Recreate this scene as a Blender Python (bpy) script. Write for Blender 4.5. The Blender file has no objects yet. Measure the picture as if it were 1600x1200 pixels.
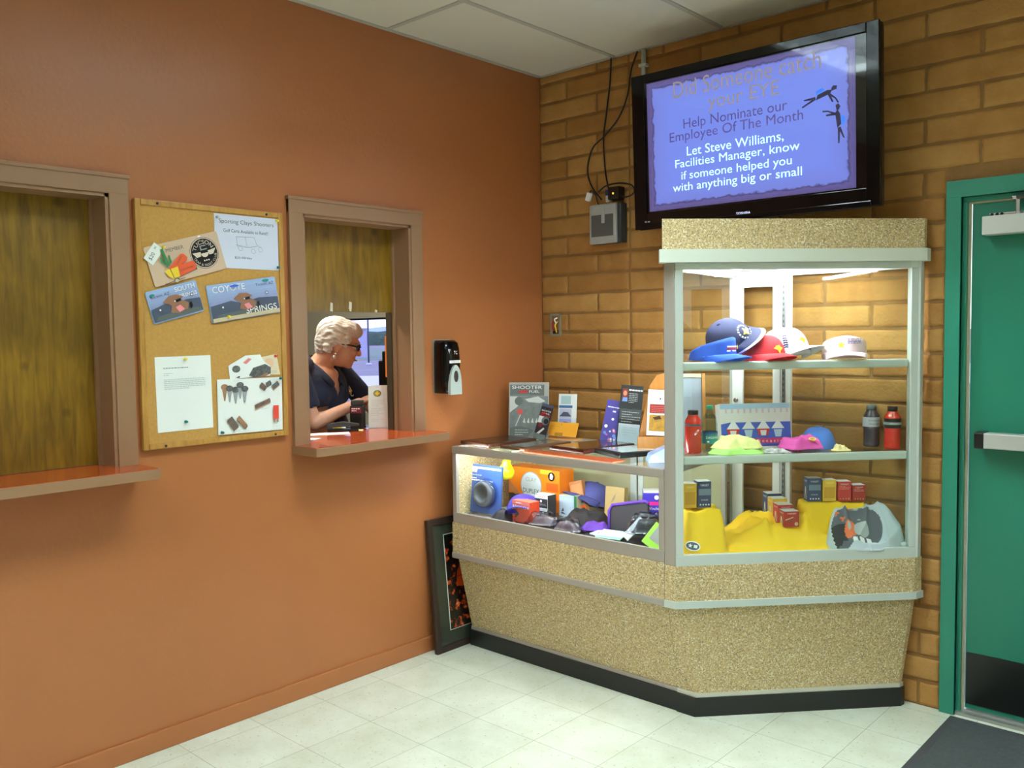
import bpy, bmesh, math, random
from math import sin, cos, pi, radians as R
from mathutils import Vector, Matrix, noise, Euler
S = bpy.context.scene
COL = S.collection

# ------------------------------------------------------------------ camera, world, exposure
CAM = Vector((3.1965, -3.7507, 1.5556)); YAW, PITCH, ROLL, FPX = 0.741, -0.0574, -0.0137, 1379.77
FW = Vector((-sin(YAW) * cos(PITCH), cos(YAW) * cos(PITCH), sin(PITCH)))
_r = Vector((cos(YAW), sin(YAW), 0)); _u = _r.cross(FW)
RT = _r * cos(ROLL) + _u * sin(ROLL); UP = _u * cos(ROLL) - _r * sin(ROLL)
cam = bpy.data.cameras.new('camera'); camo = bpy.data.objects.new('camera', cam); COL.objects.link(camo)
cam.sensor_width = 36; cam.lens = FPX / 1600 * 36; cam.clip_start = 0.02; cam.clip_end = 3000
camo.matrix_world = Matrix(((RT.x, UP.x, -FW.x, CAM.x), (RT.y, UP.y, -FW.y, CAM.y), (RT.z, UP.z, -FW.z, CAM.z), (0, 0, 0, 1)))
S.camera = camo
def at(u, v, ax, val):
    """where the sight line of photo pixel (u, v) meets the plane (axis ax = val)"""
    d = FW + RT * ((u - 800) / FPX) - UP * ((v - 600) / FPX)
    return CAM + d * ((val - CAM[ax]) / d[ax])
W = bpy.data.worlds.new('sky'); S.world = W; W.use_nodes = True
bg = W.node_tree.nodes['Background']; bg.inputs[0].default_value = (0.84, 0.90, 1.0, 1); bg.inputs[1].default_value = 3.0
S.view_settings.view_transform = 'Standard'; S.view_settings.look = 'None'; S.view_settings.exposure = 0.0; S.view_settings.gamma = 1
S.view_settings.use_curve_mapping = False
S.cycles.transparent_max_bounces = 24; S.cycles.max_bounces = 10
ROOM_LAMP, OFFICE_LAMP, CASE_LAMP, COUNTER_LAMP = 35.5, 24.0, 230.0, 62.0

# ------------------------------------------------------------------ materials
def lin(c):
    return tuple((x / 12.92 if x <= 0.04045 else ((x + 0.055) / 1.055) ** 2.4) for x in [v / 255 for v in c]) + (1,)
MC = {}
def M(name, c=(200, 200, 200), rough=0.5, metal=0.0, emit=None, spec=0.5, coat=0.0, var=0.0, vs=8.0, bump=0.0, bs=60.0, stretch=None, c2=None, alpha=1.0, trans=0.0, sheen=0.0):
    """procedural principled material; var mixes the colour with c2 (or a darker tone) by noise, bump adds fine relief"""
    if name in MC: return MC[name]
    m = bpy.data.materials.new(name); m.use_nodes = True; MC[name] = m
    nt = m.node_tree; b = nt.nodes['Principled BSDF']
    col = lin(c); b.inputs['Base Color'].default_value = col
    b.inputs['Roughness'].default_value = rough; b.inputs['Metallic'].default_value = metal
    b.inputs['Specular IOR Level'].default_value = spec; b.inputs['Coat Weight'].default_value = coat
    b.inputs['Alpha'].default_value = alpha; b.inputs['Transmission Weight'].default_value = trans
    if sheen: b.inputs['Sheen Weight'].default_value = sheen
    if emit:
        b.inputs['Emission Color'].default_value = col; b.inputs['Emission Strength'].default_value = emit
    if var or bump:
        tc = nt.nodes.new('ShaderNodeTexCoord'); mp = nt.nodes.new('ShaderNodeMapping')
        nt.links.new(tc.outputs['Object'], mp.inputs[0])
        if stretch: mp.inputs['Scale'].default_value = stretch
    if var:
        n = nt.nodes.new('ShaderNodeTexNoise'); n.inputs['Scale'].default_value = vs; n.inputs['Detail'].default_value = 6; n.inputs['Roughness'].default_value = 0.62
        nt.links.new(mp.outputs[0], n.inputs['Vector'])
        cr = nt.nodes.new('ShaderNodeValToRGB'); cr.color_ramp.elements[0].position = 0.5 - 0.25; cr.color_ramp.elements[1].position = 0.5 + 0.25
        d = lin(c2) if c2 else tuple(x * (1 - var) for x in col[:3]) + (1,)
        cr.color_ramp.elements[0].color = d; cr.color_ramp.elements[1].color = col
        nt.links.new(n.outputs[0], cr.inputs[0]); nt.links.new(cr.outputs[0], b.inputs['Base Color'])
    if bump:
        n2 = nt.nodes.new('ShaderNodeTexNoise'); n2.inputs['Scale'].default_value = bs; n2.inputs['Detail'].default_value = 3
        nt.links.new(mp.outputs[0], n2.inputs['Vector'])
        bp = nt.nodes.new('ShaderNodeBump'); bp.inputs['Strength'].default_value = bump; bp.inputs['Distance'].default_value = 0.004
        nt.links.new(n2.outputs[0], bp.inputs['Height']); nt.links.new(bp.outputs[0], b.inputs['Normal'])
    return m
def glass_mat(name, tint=(240, 250, 246), ior=1.45, rough=0.0):
    if name in MC: return MC[name]
    m = bpy.data.materials.new(name); m.use_nodes = True; MC[name] = m; nt = m.node_tree
    nt.nodes.remove(nt.nodes['Principled BSDF']); out = nt.nodes['Material Output']
    t = nt.nodes.new('ShaderNodeBsdfTransparent'); t.inputs[0].default_value = lin(tint)
    g = nt.nodes.new('ShaderNodeBsdfGlossy'); g.inputs['Roughness'].default_value = rough
    f = nt.nodes.new('ShaderNodeFresnel'); f.inputs[0].default_value = ior
    mx = nt.nodes.new('ShaderNodeMixShader')
    ge = nt.nodes.new('ShaderNodeNewGeometry'); iv = nt.nodes.new('ShaderNodeMath'); iv.operation = 'SUBTRACT'; iv.inputs[0].default_value = 1.0
    ml = nt.nodes.new('ShaderNodeMath'); ml.operation = 'MULTIPLY'; nt.links.new(ge.outputs['Backfacing'], iv.inputs[1]); nt.links.new(f.outputs[0], ml.inputs[0]); nt.links.new(iv.outputs[0], ml.inputs[1])
    nt.links.new(ml.outputs[0], mx.inputs[0]); nt.links.new(t.outputs[0], mx.inputs[1]); nt.links.new(g.outputs[0], mx.inputs[2]); nt.links.new(mx.outputs[0], out.inputs[0])
    return m
def node_mat(name, rough=0.5, spec=0.5):
    m = bpy.data.materials.new(name); m.use_nodes = True; MC[name] = m
    b = m.node_tree.nodes['Principled BSDF']; b.inputs['Roughness'].default_value = rough; b.inputs['Specular IOR Level'].default_value = spec
    return m, m.node_tree, b
def ramp(nt, stops, interp='LINEAR'):
    cr = nt.nodes.new('ShaderNodeValToRGB'); cr.color_ramp.interpolation = interp
    e = cr.color_ramp.elements
    while len(e) < len(stops): e.new(0.5)
    for k, (p, c) in enumerate(stops): e[k].position = p; e[k].color = lin(c)
    return cr
def N(nt, kind, **kw):
    n = nt.nodes.new(kind)
    for k, v in kw.items():
        if k in n.inputs: n.inputs[k].default_value = v
        else: setattr(n, k, v)
    return n

# speckled laminate
def laminate():
    m, nt, b = node_mat('speckled_laminate', 0.42)
    tc = N(nt, 'ShaderNodeTexCoord')
    n1 = N(nt, 'ShaderNodeTexNoise', Scale=170.0, Detail=3.0, Roughness=0.6)
    n2 = N(nt, 'ShaderNodeTexVoronoi', Scale=300.0)
    n3 = N(nt, 'ShaderNodeTexVoronoi', Scale=230.0)
    for n in (n1, n2, n3): nt.links.new(tc.outputs['Object'], n.inputs['Vector'])
    r1 = ramp(nt, [(0.32, (168, 142, 96)), (0.44, (192, 166, 116)), (0.56, (206, 182, 132)), (0.68, (220, 204, 162))])
    nt.links.new(n1.outputs[0], r1.inputs[0])
    sp = N(nt, 'ShaderNodeSeparateColor'); nt.links.new(n2.outputs['Color'], sp.inputs[0])
    t = N(nt, 'ShaderNodeMath', operation='GREATER_THAN'); t.inputs[1].default_value = 0.86; nt.links.new(sp.outputs[0], t.inputs[0])
    mx = N(nt, 'ShaderNodeMix', data_type='RGBA'); nt.links.new(t.outputs[0], mx.inputs[0]); nt.links.new(r1.outputs[0], mx.inputs[6]); mx.inputs[7].default_value = lin((136, 120, 100))
    sp2 = N(nt, 'ShaderNodeSeparateColor'); nt.links.new(n3.outputs['Color'], sp2.inputs[0])
    t2 = N(nt, 'ShaderNodeMath', operation='GREATER_THAN'); t2.inputs[1].default_value = 0.9; nt.links.new(sp2.outputs[1], t2.inputs[0])
    mx2 = N(nt, 'ShaderNodeMix', data_type='RGBA'); nt.links.new(t2.outputs[0], mx2.inputs[0]); nt.links.new(mx.outputs[2], mx2.inputs[6]); mx2.inputs[7].default_value = lin((226, 218, 190))
    nt.links.new(mx2.outputs[2], b.inputs['Base Color'])
    return m
LAM = laminate()
# vinyl floor tiles
def tile_floor():
    m, nt, b = node_mat('vinyl_floor_tile', 0.3)
    tc = N(nt, 'ShaderNodeTexCoord'); mp = N(nt, 'ShaderNodeMapping'); nt.links.new(tc.outputs['Object'], mp.inputs[0])
    T = 0.3048; mp.inputs['Location'].default_value = (-0.7168, 0.9727, 0)
    br = N(nt, 'ShaderNodeTexBrick', offset=0.0, squash=1.0)
    br.inputs['Scale'].default_value = 1.0; br.inputs['Brick Width'].default_value = T; br.inputs['Row Height'].default_value = T
    br.inputs['Mortar Size'].default_value = 0.0012; br.inputs['Mortar Smooth'].default_value = 0.3; br.inputs['Bias'].default_value = 0.0
    br.inputs['Color1'].default_value = lin((217, 221, 205)); br.inputs['Color2'].default_value = lin((210, 215, 198)); br.inputs['Mortar'].default_value = lin((150, 150, 132))
    nt.links.new(mp.outputs[0], br.inputs['Vector'])
    n = N(nt, 'ShaderNodeTexNoise', Scale=3.0, Detail=8.0, Roughness=0.7); nt.links.new(mp.outputs[0], n.inputs['Vector'])
    r = ramp(nt, [(0.3, (214, 210, 190)), (0.6, (255, 255, 255))]); nt.links.new(n.outputs[0], r.inputs[0])
    mx = N(nt, 'ShaderNodeMix', data_type='RGBA', blend_type='MULTIPLY'); mx.inputs[0].default_value = 0.6
    nt.links.new(br.outputs[0], mx.inputs[6]); nt.links.new(r.outputs[0], mx.inputs[7])
    n2 = N(nt, 'ShaderNodeTexNoise', Scale=70.0, Detail=4.0); nt.links.new(mp.outputs[0], n2.inputs['Vector'])
    r2 = ramp(nt, [(0.28, (190, 178, 150)), (0.38, (255, 255, 255))]); nt.links.new(n2.outputs[0], r2.inputs[0])
    mx2 = N(nt, 'ShaderNodeMix', data_type='RGBA', blend_type='MULTIPLY'); mx2.inputs[0].default_value = 0.7
    nt.links.new(mx.outputs[2], mx2.inputs[6]); nt.links.new(r2.outputs[0], mx2.inputs[7]); nt.links.new(mx2.outputs[2], b.inputs['Base Color'])
    return m
# stained plywood with knots
def plywood():
    m, nt, b = node_mat('stained_plywood', 0.38)
    tc = N(nt, 'ShaderNodeTexCoord'); mp = N(nt, 'ShaderNodeMapping'); mp.inputs['Scale'].default_value = (1, 9, 0.9); nt.links.new(tc.outputs['Object'], mp.inputs[0])
    n = N(nt, 'ShaderNodeTexNoise', Scale=5.0, Detail=7.0, Roughness=0.6, Distortion=0.6); nt.links.new(mp.outputs[0], n.inputs['Vector'])
    r = ramp(nt, [(0.25, (104, 74, 10)), (0.5, (138, 102, 16)), (0.75, (160, 122, 26))]); nt.links.new(n.outputs[0], r.inputs[0])
    n2 = N(nt, 'ShaderNodeTexVoronoi', Scale=5.5); nt.links.new(tc.outputs['Object'], n2.inputs['Vector'])
    r2 = ramp(nt, [(0.05, (80, 72, 60)), (0.14, (255, 255, 255))]); nt.links.new(n2.outputs['Distance'], r2.inputs[0])
    n3 = N(nt, 'ShaderNodeTexNoise', Scale=2.6, Detail=3.0); nt.links.new(tc.outputs['Object'], n3.inputs['Vector'])
    r3 = ramp(nt, [(0.35, (176, 176, 150)), (0.6, (255, 255, 255))]); nt.links.new(n3.outputs[0], r3.inputs[0])
    a = N(nt, 'ShaderNodeMix', data_type='RGBA', blend_type='MULTIPLY'); a.inputs[0].default_value = 0.6; nt.links.new(r.outputs[0], a.inputs[6]); nt.links.new(r2.outputs[0], a.inputs[7])
    c = N(nt, 'ShaderNodeMix', data_type='RGBA', blend_type='MULTIPLY'); c.inputs[0].default_value = 0.8; nt.links.new(a.outputs[2], c.inputs[6]); nt.links.new(r3.outputs[0], c.inputs[7])
    nt.links.new(c.outputs[2], b.inputs['Base Color'])
    return m
# camouflage-like blotches of the framed print
def blotch():
    m, nt, b = node_mat('orange_black_print', 0.4)
    tc = N(nt, 'ShaderNodeTexCoord')
    n = N(nt, 'ShaderNodeTexNoise', Scale=26.0, Detail=3.0, Roughness=0.6); nt.links.new(tc.outputs['Object'], n.inputs['Vector'])
    r = ramp(nt, [(0.0, (14, 13, 14)), (0.54, (150, 40, 18)), (0.585, (222, 90, 34)), (0.65, (236, 150, 110)), (0.72, (22, 18, 16))], 'CONSTANT'); nt.links.new(n.outputs[0], r.inputs[0])
    nt.links.new(r.outputs[0], b.inputs['Base Color']); return m

ORANGE = M('orange_wall_paint', (172, 106, 62), 0.33, spec=0.5, bump=0.25, bs=55, var=0.06, vs=1.3)
TRIM = M('tan_trim_paint', (148, 112, 82), 0.42)
CEIL = M('ceiling_tile', (214, 212, 198), 0.9, bump=0.15, bs=120)
TEE = M('ceiling_tee', (180, 178, 168), 0.6)
ADOBE = M('adobe_brick', (166, 126, 70), 0.8, var=0.4, vs=7.0, c2=(140, 98, 46), bump=0.8, bs=70)
MORTAR = M('adobe_mortar', (150, 108, 58), 0.9, var=0.3, vs=9, bump=0.7, bs=80)
LEDGE = M('orange_laminate_top', (196, 84, 34), 0.16, var=0.35, vs=26, c2=(168, 62, 20), coat=0.3)
PLY = plywood(); FLOOR = tile_floor(); BLOTCH = blotch()
ALU = M('satin_aluminium', (200, 210, 204), 0.38, 0.15)
ALUD = M('dull_aluminium', (172, 164, 154), 0.38, 0.25)
WHITEF = M('white_enamel', (236, 240, 238), 0.3)
BLACKB = M('black_base', (22, 24, 24), 0.35)
BLACK = M('black_plastic', (20, 20, 22), 0.35)
GLOSSB = M('gloss_black_plastic', (8, 8, 10), 0.1, spec=.3, coat=0.1)
DARK = M('dark_grey_plastic', (52, 54, 56), 0.5)
GREEND = M('green_door_paint', (30, 122, 98), 0.34)
GREENF = M('green_frame_paint', (38, 132, 108), 0.38)
GLASS = glass_mat('clear_glass', (251, 254, 252)); ACRYL = glass_mat('clear_acrylic', (250, 253, 254))
PAPER = M('white_paper', (232, 236, 232), 0.7); INK = M('black_ink', (30, 30, 34), 0.6); GINK = M('grey_ink', (150, 154, 158), 0.7); DINK = M('dark_grey_ink', (84, 86, 92), 0.7)
RED = M('red_print', (206, 44, 34), 0.4); BLUE = M('blue_print', (62, 98, 206), 0.4); NAVY = M('navy_print', (40, 52, 92), 0.4); WHITE = M('white_print', (240, 240, 238), 0.45)
YEL = M('yellow_print', (238, 206, 58), 0.4); ORG = M('orange_print', (240, 130, 24), 0.4); GRN = M('green_print', (48, 128, 76), 0.4); PURP = M('purple_print', (70, 52, 150), 0.4)
TEAL = M('teal_print', (30, 132, 128), 0.4); TAN = M('tan_card', (206, 178, 152), 0.45); SKYB = M('sky_print', (150, 178, 216), 0.45); SLATE = M('slate_print', (74, 84, 104), 0.45); BROWNP = M('brown_print', (146, 104, 80), 0.5)
PINKP = M('pink_print', (232, 140, 146), 0.45); OPRINT = M('shell_orange_print', (226, 90, 46), 0.45); SAND = M('sand_print', (200, 184, 150), 0.5); GREYP = M('grey_print', (150, 156, 158), 0.45); STEEL = M('polished_steel', (200, 200, 200), 0.2, 0.9)

# ------------------------------------------------------------------ mesh builder
class MB:
    def __init__(s): s.v = []; s.f = []; s.m = []; s.sm = []; s.mats = []
    def mi(s, m):
        if m not in s.mats: s.mats.append(m)
        return s.mats.index(m)
    def add(s, vs, fs, m, smooth=False, X=None):
        o = len(s.v); k = s.mi(m)
        s.v += [tuple(X @ Vector(p)) if X is not None else tuple(p) for p in vs]
        for f in fs: s.f.append([i + o for i in f]); s.m.append(k); s.sm.append(smooth)
        return s
    def box(s, x0, x1, y0, y1, z0, z1, m, b=0.0, X=None):
        if x1 < x0: x0, x1 = x1, x0
        if y1 < y0: y0, y1 = y1, y0
        if z1 < z0: z0, z1 = z1, z0
        b = min(b, (x1 - x0) / 2.2, (y1 - y0) / 2.2, (z1 - z0) / 2.2)
        if b <= 0:
            vs = [(x, y, z) for z in (z0, z1) for y in (y0, y1) for x in (x0, x1)]
            return s.add(vs, [(0, 2, 3, 1), (4, 5, 7, 6), (0, 1, 5, 4), (2, 6, 7, 3), (0, 4, 6, 2), (1, 3, 7, 5)], m, False, X)
        bm = bmesh.new(); bmesh.ops.create_cube(bm, size=1)
        for v in bm.verts: v.co = Vector(((x0 + x1) / 2 + v.co.x * (x1 - x0), (y0 + y1) / 2 + v.co.y * (y1 - y0), (z0 + z1) / 2 + v.co.z * (z1 - z0)))
        bmesh.ops.bevel(bm, geom=bm.edges[:], offset=b, segments=2, affect='EDGES', profile=0.6)
        bm.verts.index_update()
        s.add([v.co for v in bm.verts], [[v.index for v in f.verts] for f in bm.faces], m, False, X); bm.free(); return s
    def prism(s, poly, z0, z1, m, ax=2, X=None, cap=True):
        """polygon extruded along axis ax; poly coords are the other two axes in order"""
        n = len(poly)
        def p3(a, b, h): return ((h, a, b), (a, h, b), (a, b, h))[ax]
        vs = [p3(a, b, z0) for a, b in poly] + [p3(a, b, z1) for a, b in poly]
        fs = [(i, (i + 1) % n, n + (i + 1) % n, n + i) for i in range(n)]
        if cap: fs += [tuple(range(n))[::-1], tuple(range(n, 2 * n))]
        return s.add(vs, fs, m, False, X)
    def loft(s, rings, m, smooth=True, X=None, cap=True, closed=True):
        n = len(rings[0]); vs = [p for r in rings for p in r]; fs = []
        for k in range(len(rings) - 1):
            for i in range(n if closed else n - 1):
                j = (i + 1) % n; fs.append((k * n + i, k * n + j, (k + 1) * n + j, (k + 1) * n + i))
        if cap and closed: fs += [tuple(range(n))[::-1], tuple(range((len(rings) - 1) * n, len(rings) * n))]
        return s.add(vs, fs, m, smooth, X)
    def lathe(s, prof, m, n=28, X=None, smooth=True, cap=True):
        return s.loft([[(r * cos(2 * pi * i / n), r * sin(2 * pi * i / n), z) for i in range(n)] for r, z in prof], m, smooth, X, cap)
    def tube(s, pts, r, m, n=10, smooth=True, cap=True):
        pts = [Vector(p) for p in pts]; rings = []; prev = None
        for k, p in enumerate(pts):
            t = (pts[min(k + 1, len(pts) - 1)] - pts[max(k - 1, 0)]).normalized()
            a = prev if prev is not None else (Vector((0, 0, 1)) if abs(t.z) < 0.9 else Vector((1, 0, 0)))
            a = (a - t * a.dot(t)).normalized(); prev = a; b = t.cross(a); rr = r[k] if isinstance(r, (list, tuple)) else r
            rings.append([p + (a * cos(2 * pi * i / n) + b * sin(2 * pi * i / n)) * rr for i in range(n)])
        return s.loft(rings, m, smooth, None, cap)
    def ell(s, c, r, m, n=20, k=12, X=None):
        rings = [[(c[0] + r[0] * sin(pi * j / k) * cos(2 * pi * i / n), c[1] + r[1] * sin(pi * j / k) * sin(2 * pi * i / n), c[2] - r[2] * cos(pi * j / k)) for i in range(n)] for j in range(1, k)]
        o = [(c[0], c[1], c[2] - r[2])]; t = [(c[0], c[1], c[2] + r[2])]
        vs = o + [p for q in rings for p in q] + t; fs = [(0, 1 + (i + 1) % n, 1 + i) for i in range(n)]
        for j in range(k - 2):
            for i in range(n): fs.append((1 + j * n + i, 1 + j * n + (i + 1) % n, 1 + (j + 1) * n + (i + 1) % n, 1 + (j + 1) * n + i))
        e = len(vs) - 1; b = 1 + (k - 2) * n; fs += [(e, b + i, b + (i + 1) % n) for i in range(n)]
        return s.add(vs, fs, m, True, X)
    def slab(s, fn, nu, nv, t, m, X=None, off=Vector((0, 0, -1)), mfn=None, smooth=True):
        """closed sheet of thickness t over fn(u, v), u, v in 0..1"""
        top = [Vector(fn(i / nu, j / nv)) for j in range(nv + 1) for i in range(nu + 1)]
        bot = [p + off * t for p in top]; n = len(top); w = nu + 1; fs = []; mm = []
        for j in range(nv):
            for i in range(nu):
                a = j * w + i; fs.append((a, a + 1, a + 1 + w, a + w)); mm.append(mfn((i + .5) / nu, (j + .5) / nv) if mfn else m)
                fs.append((n + a + w, n + a + 1 + w, n + a + 1, n + a)); mm.append(m)
        for i in range(nu):
            fs.append((i + 1, i, n + i, n + i + 1)); a = nv * w + i; fs.append((a, a + 1, n + a + 1, n + a)); mm += [m, m]
        for j in range(nv):
            a = j * w; fs.append((a, a + w, n + a + w, n + a)); b = a + nu; fs.append((b + w, b, n + b, n + b + w)); mm += [m, m]
        o = len(s.v); s.v += [tuple(X @ p) if X is not None else tuple(p) for p in top + bot]
        for f, q in zip(fs, mm): s.f.append([i + o for i in f]); s.m.append(s.mi(q)); s.sm.append(smooth)
        return s
    def build(s, name, parent=None, label=None, recalc=False):
        me = bpy.data.meshes.new(name); me.from_pydata(s.v, [], s.f)
        for m in s.mats: me.materials.append(m)
        me.polygons.foreach_set('material_index', s.m); me.polygons.foreach_set('use_smooth', s.sm); me.update()
        if recalc:
            bm = bmesh.new(); bm.from_mesh(me); bmesh.ops.recalc_face_normals(bm, faces=bm.faces); bm.to_mesh(me); bm.free()
        o = bpy.data.objects.new(name, me); COL.objects.link(o)
        if parent: o.parent = parent
        if label: o['label'] = label
        return o
def thing(name, label, cat, loc=(0, 0, 0), rot=(0, 0, 0), group=None, kind=None):
    o = bpy.data.objects.new(name, None); COL.objects.link(o); o.empty_display_size = 0.05
    o.location = loc; o.rotation_euler = rot
    return tag(o, label, cat, group, kind)
def tag(o, label=None, cat=None, group=None, kind=None):
    for k, v in (('label', label), ('category', cat), ('group', group), ('kind', kind)):
        if v: o[k] = v
    return o
def struct(o): o['kind'] = 'structure'; return o
def dup(root, loc, rot, label, group=None):
    r = root.copy(); COL.objects.link(r); r.location = loc; r.rotation_euler = rot; r['label'] = label
    if group: r['group'] = group
    for ch in list(root.children):
        c = ch.copy(); COL.objects.link(c); c.parent = r
        for g in list(ch.children):
            d = g.copy(); COL.objects.link(d); d.parent = c
    return r
# ------------------------------------------------------------------ flat printing (cards, labels, signs)
TX = {}
def text_geo(t):
    if t not in TX:
        cu = bpy.data.curves.new('txt', 'FONT'); cu.body = t; cu.resolution_u = 3; o = bpy.data.objects.new('txt', cu); COL.objects.link(o)
        dg = bpy.context.evaluated_depsgraph_get(); me = bpy.data.meshes.new_from_object(o.evaluated_get(dg))
        vs = [(v.co.x, v.co.y) for v in me.vertices]; fs = [list(p.vertices) for p in me.polygons]
        x0 = min(v[0] for v in vs); x1 = max(v[0] for v in vs); y0 = min(v[1] for v in vs); y1 = max(v[1] for v in vs)
        TX[t] = ([(a - (x0 + x1) / 2, b - (y0 + y1) / 2) for a, b in vs], fs, x1 - x0, y1 - y0)
        bpy.data.objects.remove(o); bpy.data.curves.remove(cu); bpy.data.meshes.remove(me)
    return TX[t]
class Print(MB):
    """flat printing in the local x, z plane, facing -y; each layer sits a hair in front of the one before"""
    def __init__(s, y=0.0, step=0.0003): super().__init__(); s.y = y; s.st = step
    def poly(s, pts, m):
        s.y -= s.st; a = sum(pts[i][0] * pts[(i + 1) % len(pts)][1] - pts[(i + 1) % len(pts)][0] * pts[i][1] for i in range(len(pts)))
        if a < 0: pts = pts[::-1]
        return s.add([(x, s.y, z) for x, z in pts], [tuple(range(len(pts)))], m)
    def rect(s, x0, x1, z0, z1, m): return s.poly([(x0, z0), (x1, z0), (x1, z1), (x0, z1)], m)
    def disc(s, cx, cz, rx, m, rz=None, n=28, a0=0, a1=2 * pi, rot=0):
        rz = rz or rx; p = [(rx * cos(a0 + (a1 - a0) * i / n), rz * sin(a0 + (a1 - a0) * i / n)) for i in range(n + (0 if a1 - a0 > 6.2 else 1))]
        return s.poly([(cx + a * cos(rot) - b * sin(rot), cz + a * sin(rot) + b * cos(rot)) for a, b in p], m)
    def text(s, t, cx, cz, w, m, h=None, rot=0, hmax=None, arc=None):
        vs, fs, tw, th = text_geo(t); s.y -= s.st; k = w / tw; kh = h / th if h else k
        if arc:   # arc = (radius, centre angle, +1 reading over the top / -1 under): cx, cz is the circle's centre
            r, a, sg = arc; q = [(cx + (r + sg * y * kh) * cos(a - sg * x * k / r), cz + (r + sg * y * kh) * sin(a - sg * x * k / r)) for x, y in vs]
        else: q = [(cx + x * k * cos(rot) - y * kh * sin(rot), cz + x * k * sin(rot) + y * kh * cos(rot)) for x, y in vs]
        return s.add([(a, s.y, b) for a, b in q], fs, m)
    def lines(s, x0, x1, z, n, dz, m, th=0.0015, seed=1, full=False):
        rr = random.Random(seed); s.y -= s.st
        for k in range(n):
            x = x0
            e = x1 if full or k < n - 1 else x0 + (x1 - x0) * 0.6
            while x < e:
                w = min(rr.uniform(0.004, 0.014), e - x)
                s.add([(x, s.y, z - k * dz - th / 2), (x + w, s.y, z - k * dz - th / 2), (x + w, s.y, z - k * dz + th / 2), (x, s.y, z - k * dz + th / 2)], [(0, 1, 2, 3)], m); x += w + 0.0022
        return s
def blobs(items, voxel, m, smooth=6, name='blob', parent=None, disp=None, cut=None, label=None):
    """one continuous surface grown over ellipsoids ('e', centre, radii, matrix) and tapered limbs ('c', p0, p1, r0, r1)"""
    b = MB()
    for it in items:
        if it[0] == 'e': b.ell((0, 0, 0), it[2], m, 24, 16, Matrix.Translation(it[1]) @ (it[3] if len(it) > 3 else Matrix.Identity(4)))
        else:
            p0, p1, r0, r1 = Vector(it[1]), Vector(it[2]), it[3], it[4]
            b.tube([p0.lerp(p1, k / 6) for k in range(7)], [r0 + (r1 - r0) * k / 6 for k in range(7)], m, 16); b.ell(p0, (r0,) * 3, m, 16, 10); b.ell(p1, (r1,) * 3, m, 16, 10)
    o = b.build(name, None, None, True)
    md = o.modifiers.new('r', 'REMESH'); md.mode = 'VOXEL'; md.voxel_size = voxel
    if smooth: sm = o.modifiers.new('s', 'SMOOTH'); sm.iterations = smooth; sm.factor = 0.5
    dg = bpy.context.evaluated_depsgraph_get(); me = bpy.data.meshes.new_from_object(o.evaluated_get(dg)); old = o.data
    o.modifiers.clear(); o.data = me; bpy.data.meshes.remove(old)
    if disp:
        nn = [v.normal.copy() for v in me.vertices]
        for v, q in zip(me.vertices, nn): v.co += q * disp(v.co)
    if cut:
        bm = bmesh.new(); bm.from_mesh(me); bmesh.ops.delete(bm, geom=[v for v in bm.verts if cut(v.co)], context='VERTS'); bm.to_mesh(me); bm.free()
    me.materials.clear(); me.materials.append(m)
    me.polygons.foreach_set('use_smooth', [True] * len(me.polygons)); me.update()
    if parent: o.parent = parent
    if label: o['label'] = label
    return o
# ================================================================== the setting
H = 2.951; RX = 5.0; RY = -6.6
b = MB(); b.box(-0.14, RX, RY, 0.14, -0.05, 0, FLOOR); struct(b.build('floor'))
b = MB()
xs = [-0.14, 1.12, 1.73, 3.56, 4.17, RX]; ys = [RY, -4.74, -3.52, -2.30, -1.08, 0.14]
for i in range(5):
    for j in range(5):
        if i in (1, 3) and j in (1, 3): continue
        b.box(xs[i], xs[i + 1], ys[j], ys[j + 1], H, H + 0.03, CEIL)
struct(b.build('ceiling'))
b = MB()
for k in range(8):
    x = 0.51 + 0.61 * k; b.box(x - 0.012, x + 0.012, RY, 0, H - 0.005, H + 0.001, TEE)
for y in [-1.08 - 1.22 * k for k in range(5)]: b.box(0, RX, y - 0.012, y + 0.012, H - 0.004, H + 0.001, TEE)
b.box(0, 0.022, RY, 0, H - 0.005, H + 0.001, TEE); b.box(0, RX, -0.022, 0, H - 0.005, H + 0.001, TEE)
struct(b.build('trim_1'))
# painted wall with the two ticket windows
W1, W2 = (-2.985, -2.377), (-1.567, -0.967); ZS, ZT = 1.06, 2.07
b = MB()
for y0, y1, z0, z1 in ((RY, 0.0, 0, ZS), (RY, 0.0, ZT, H), (RY, W1[0], ZS, ZT), (W1[1], W2[0], ZS, ZT), (W2[1], 0.0, ZS, ZT)):
    b.box(-0.13, 0, y0, y1, z0, z1, ORANGE)
struct(b.build('wall_left'))
b = MB(); b.box(0, 0.012, RY, 0, 0, 0.075, ORANGE, 0.004); struct(b.build('baseboard_left'))
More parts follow.
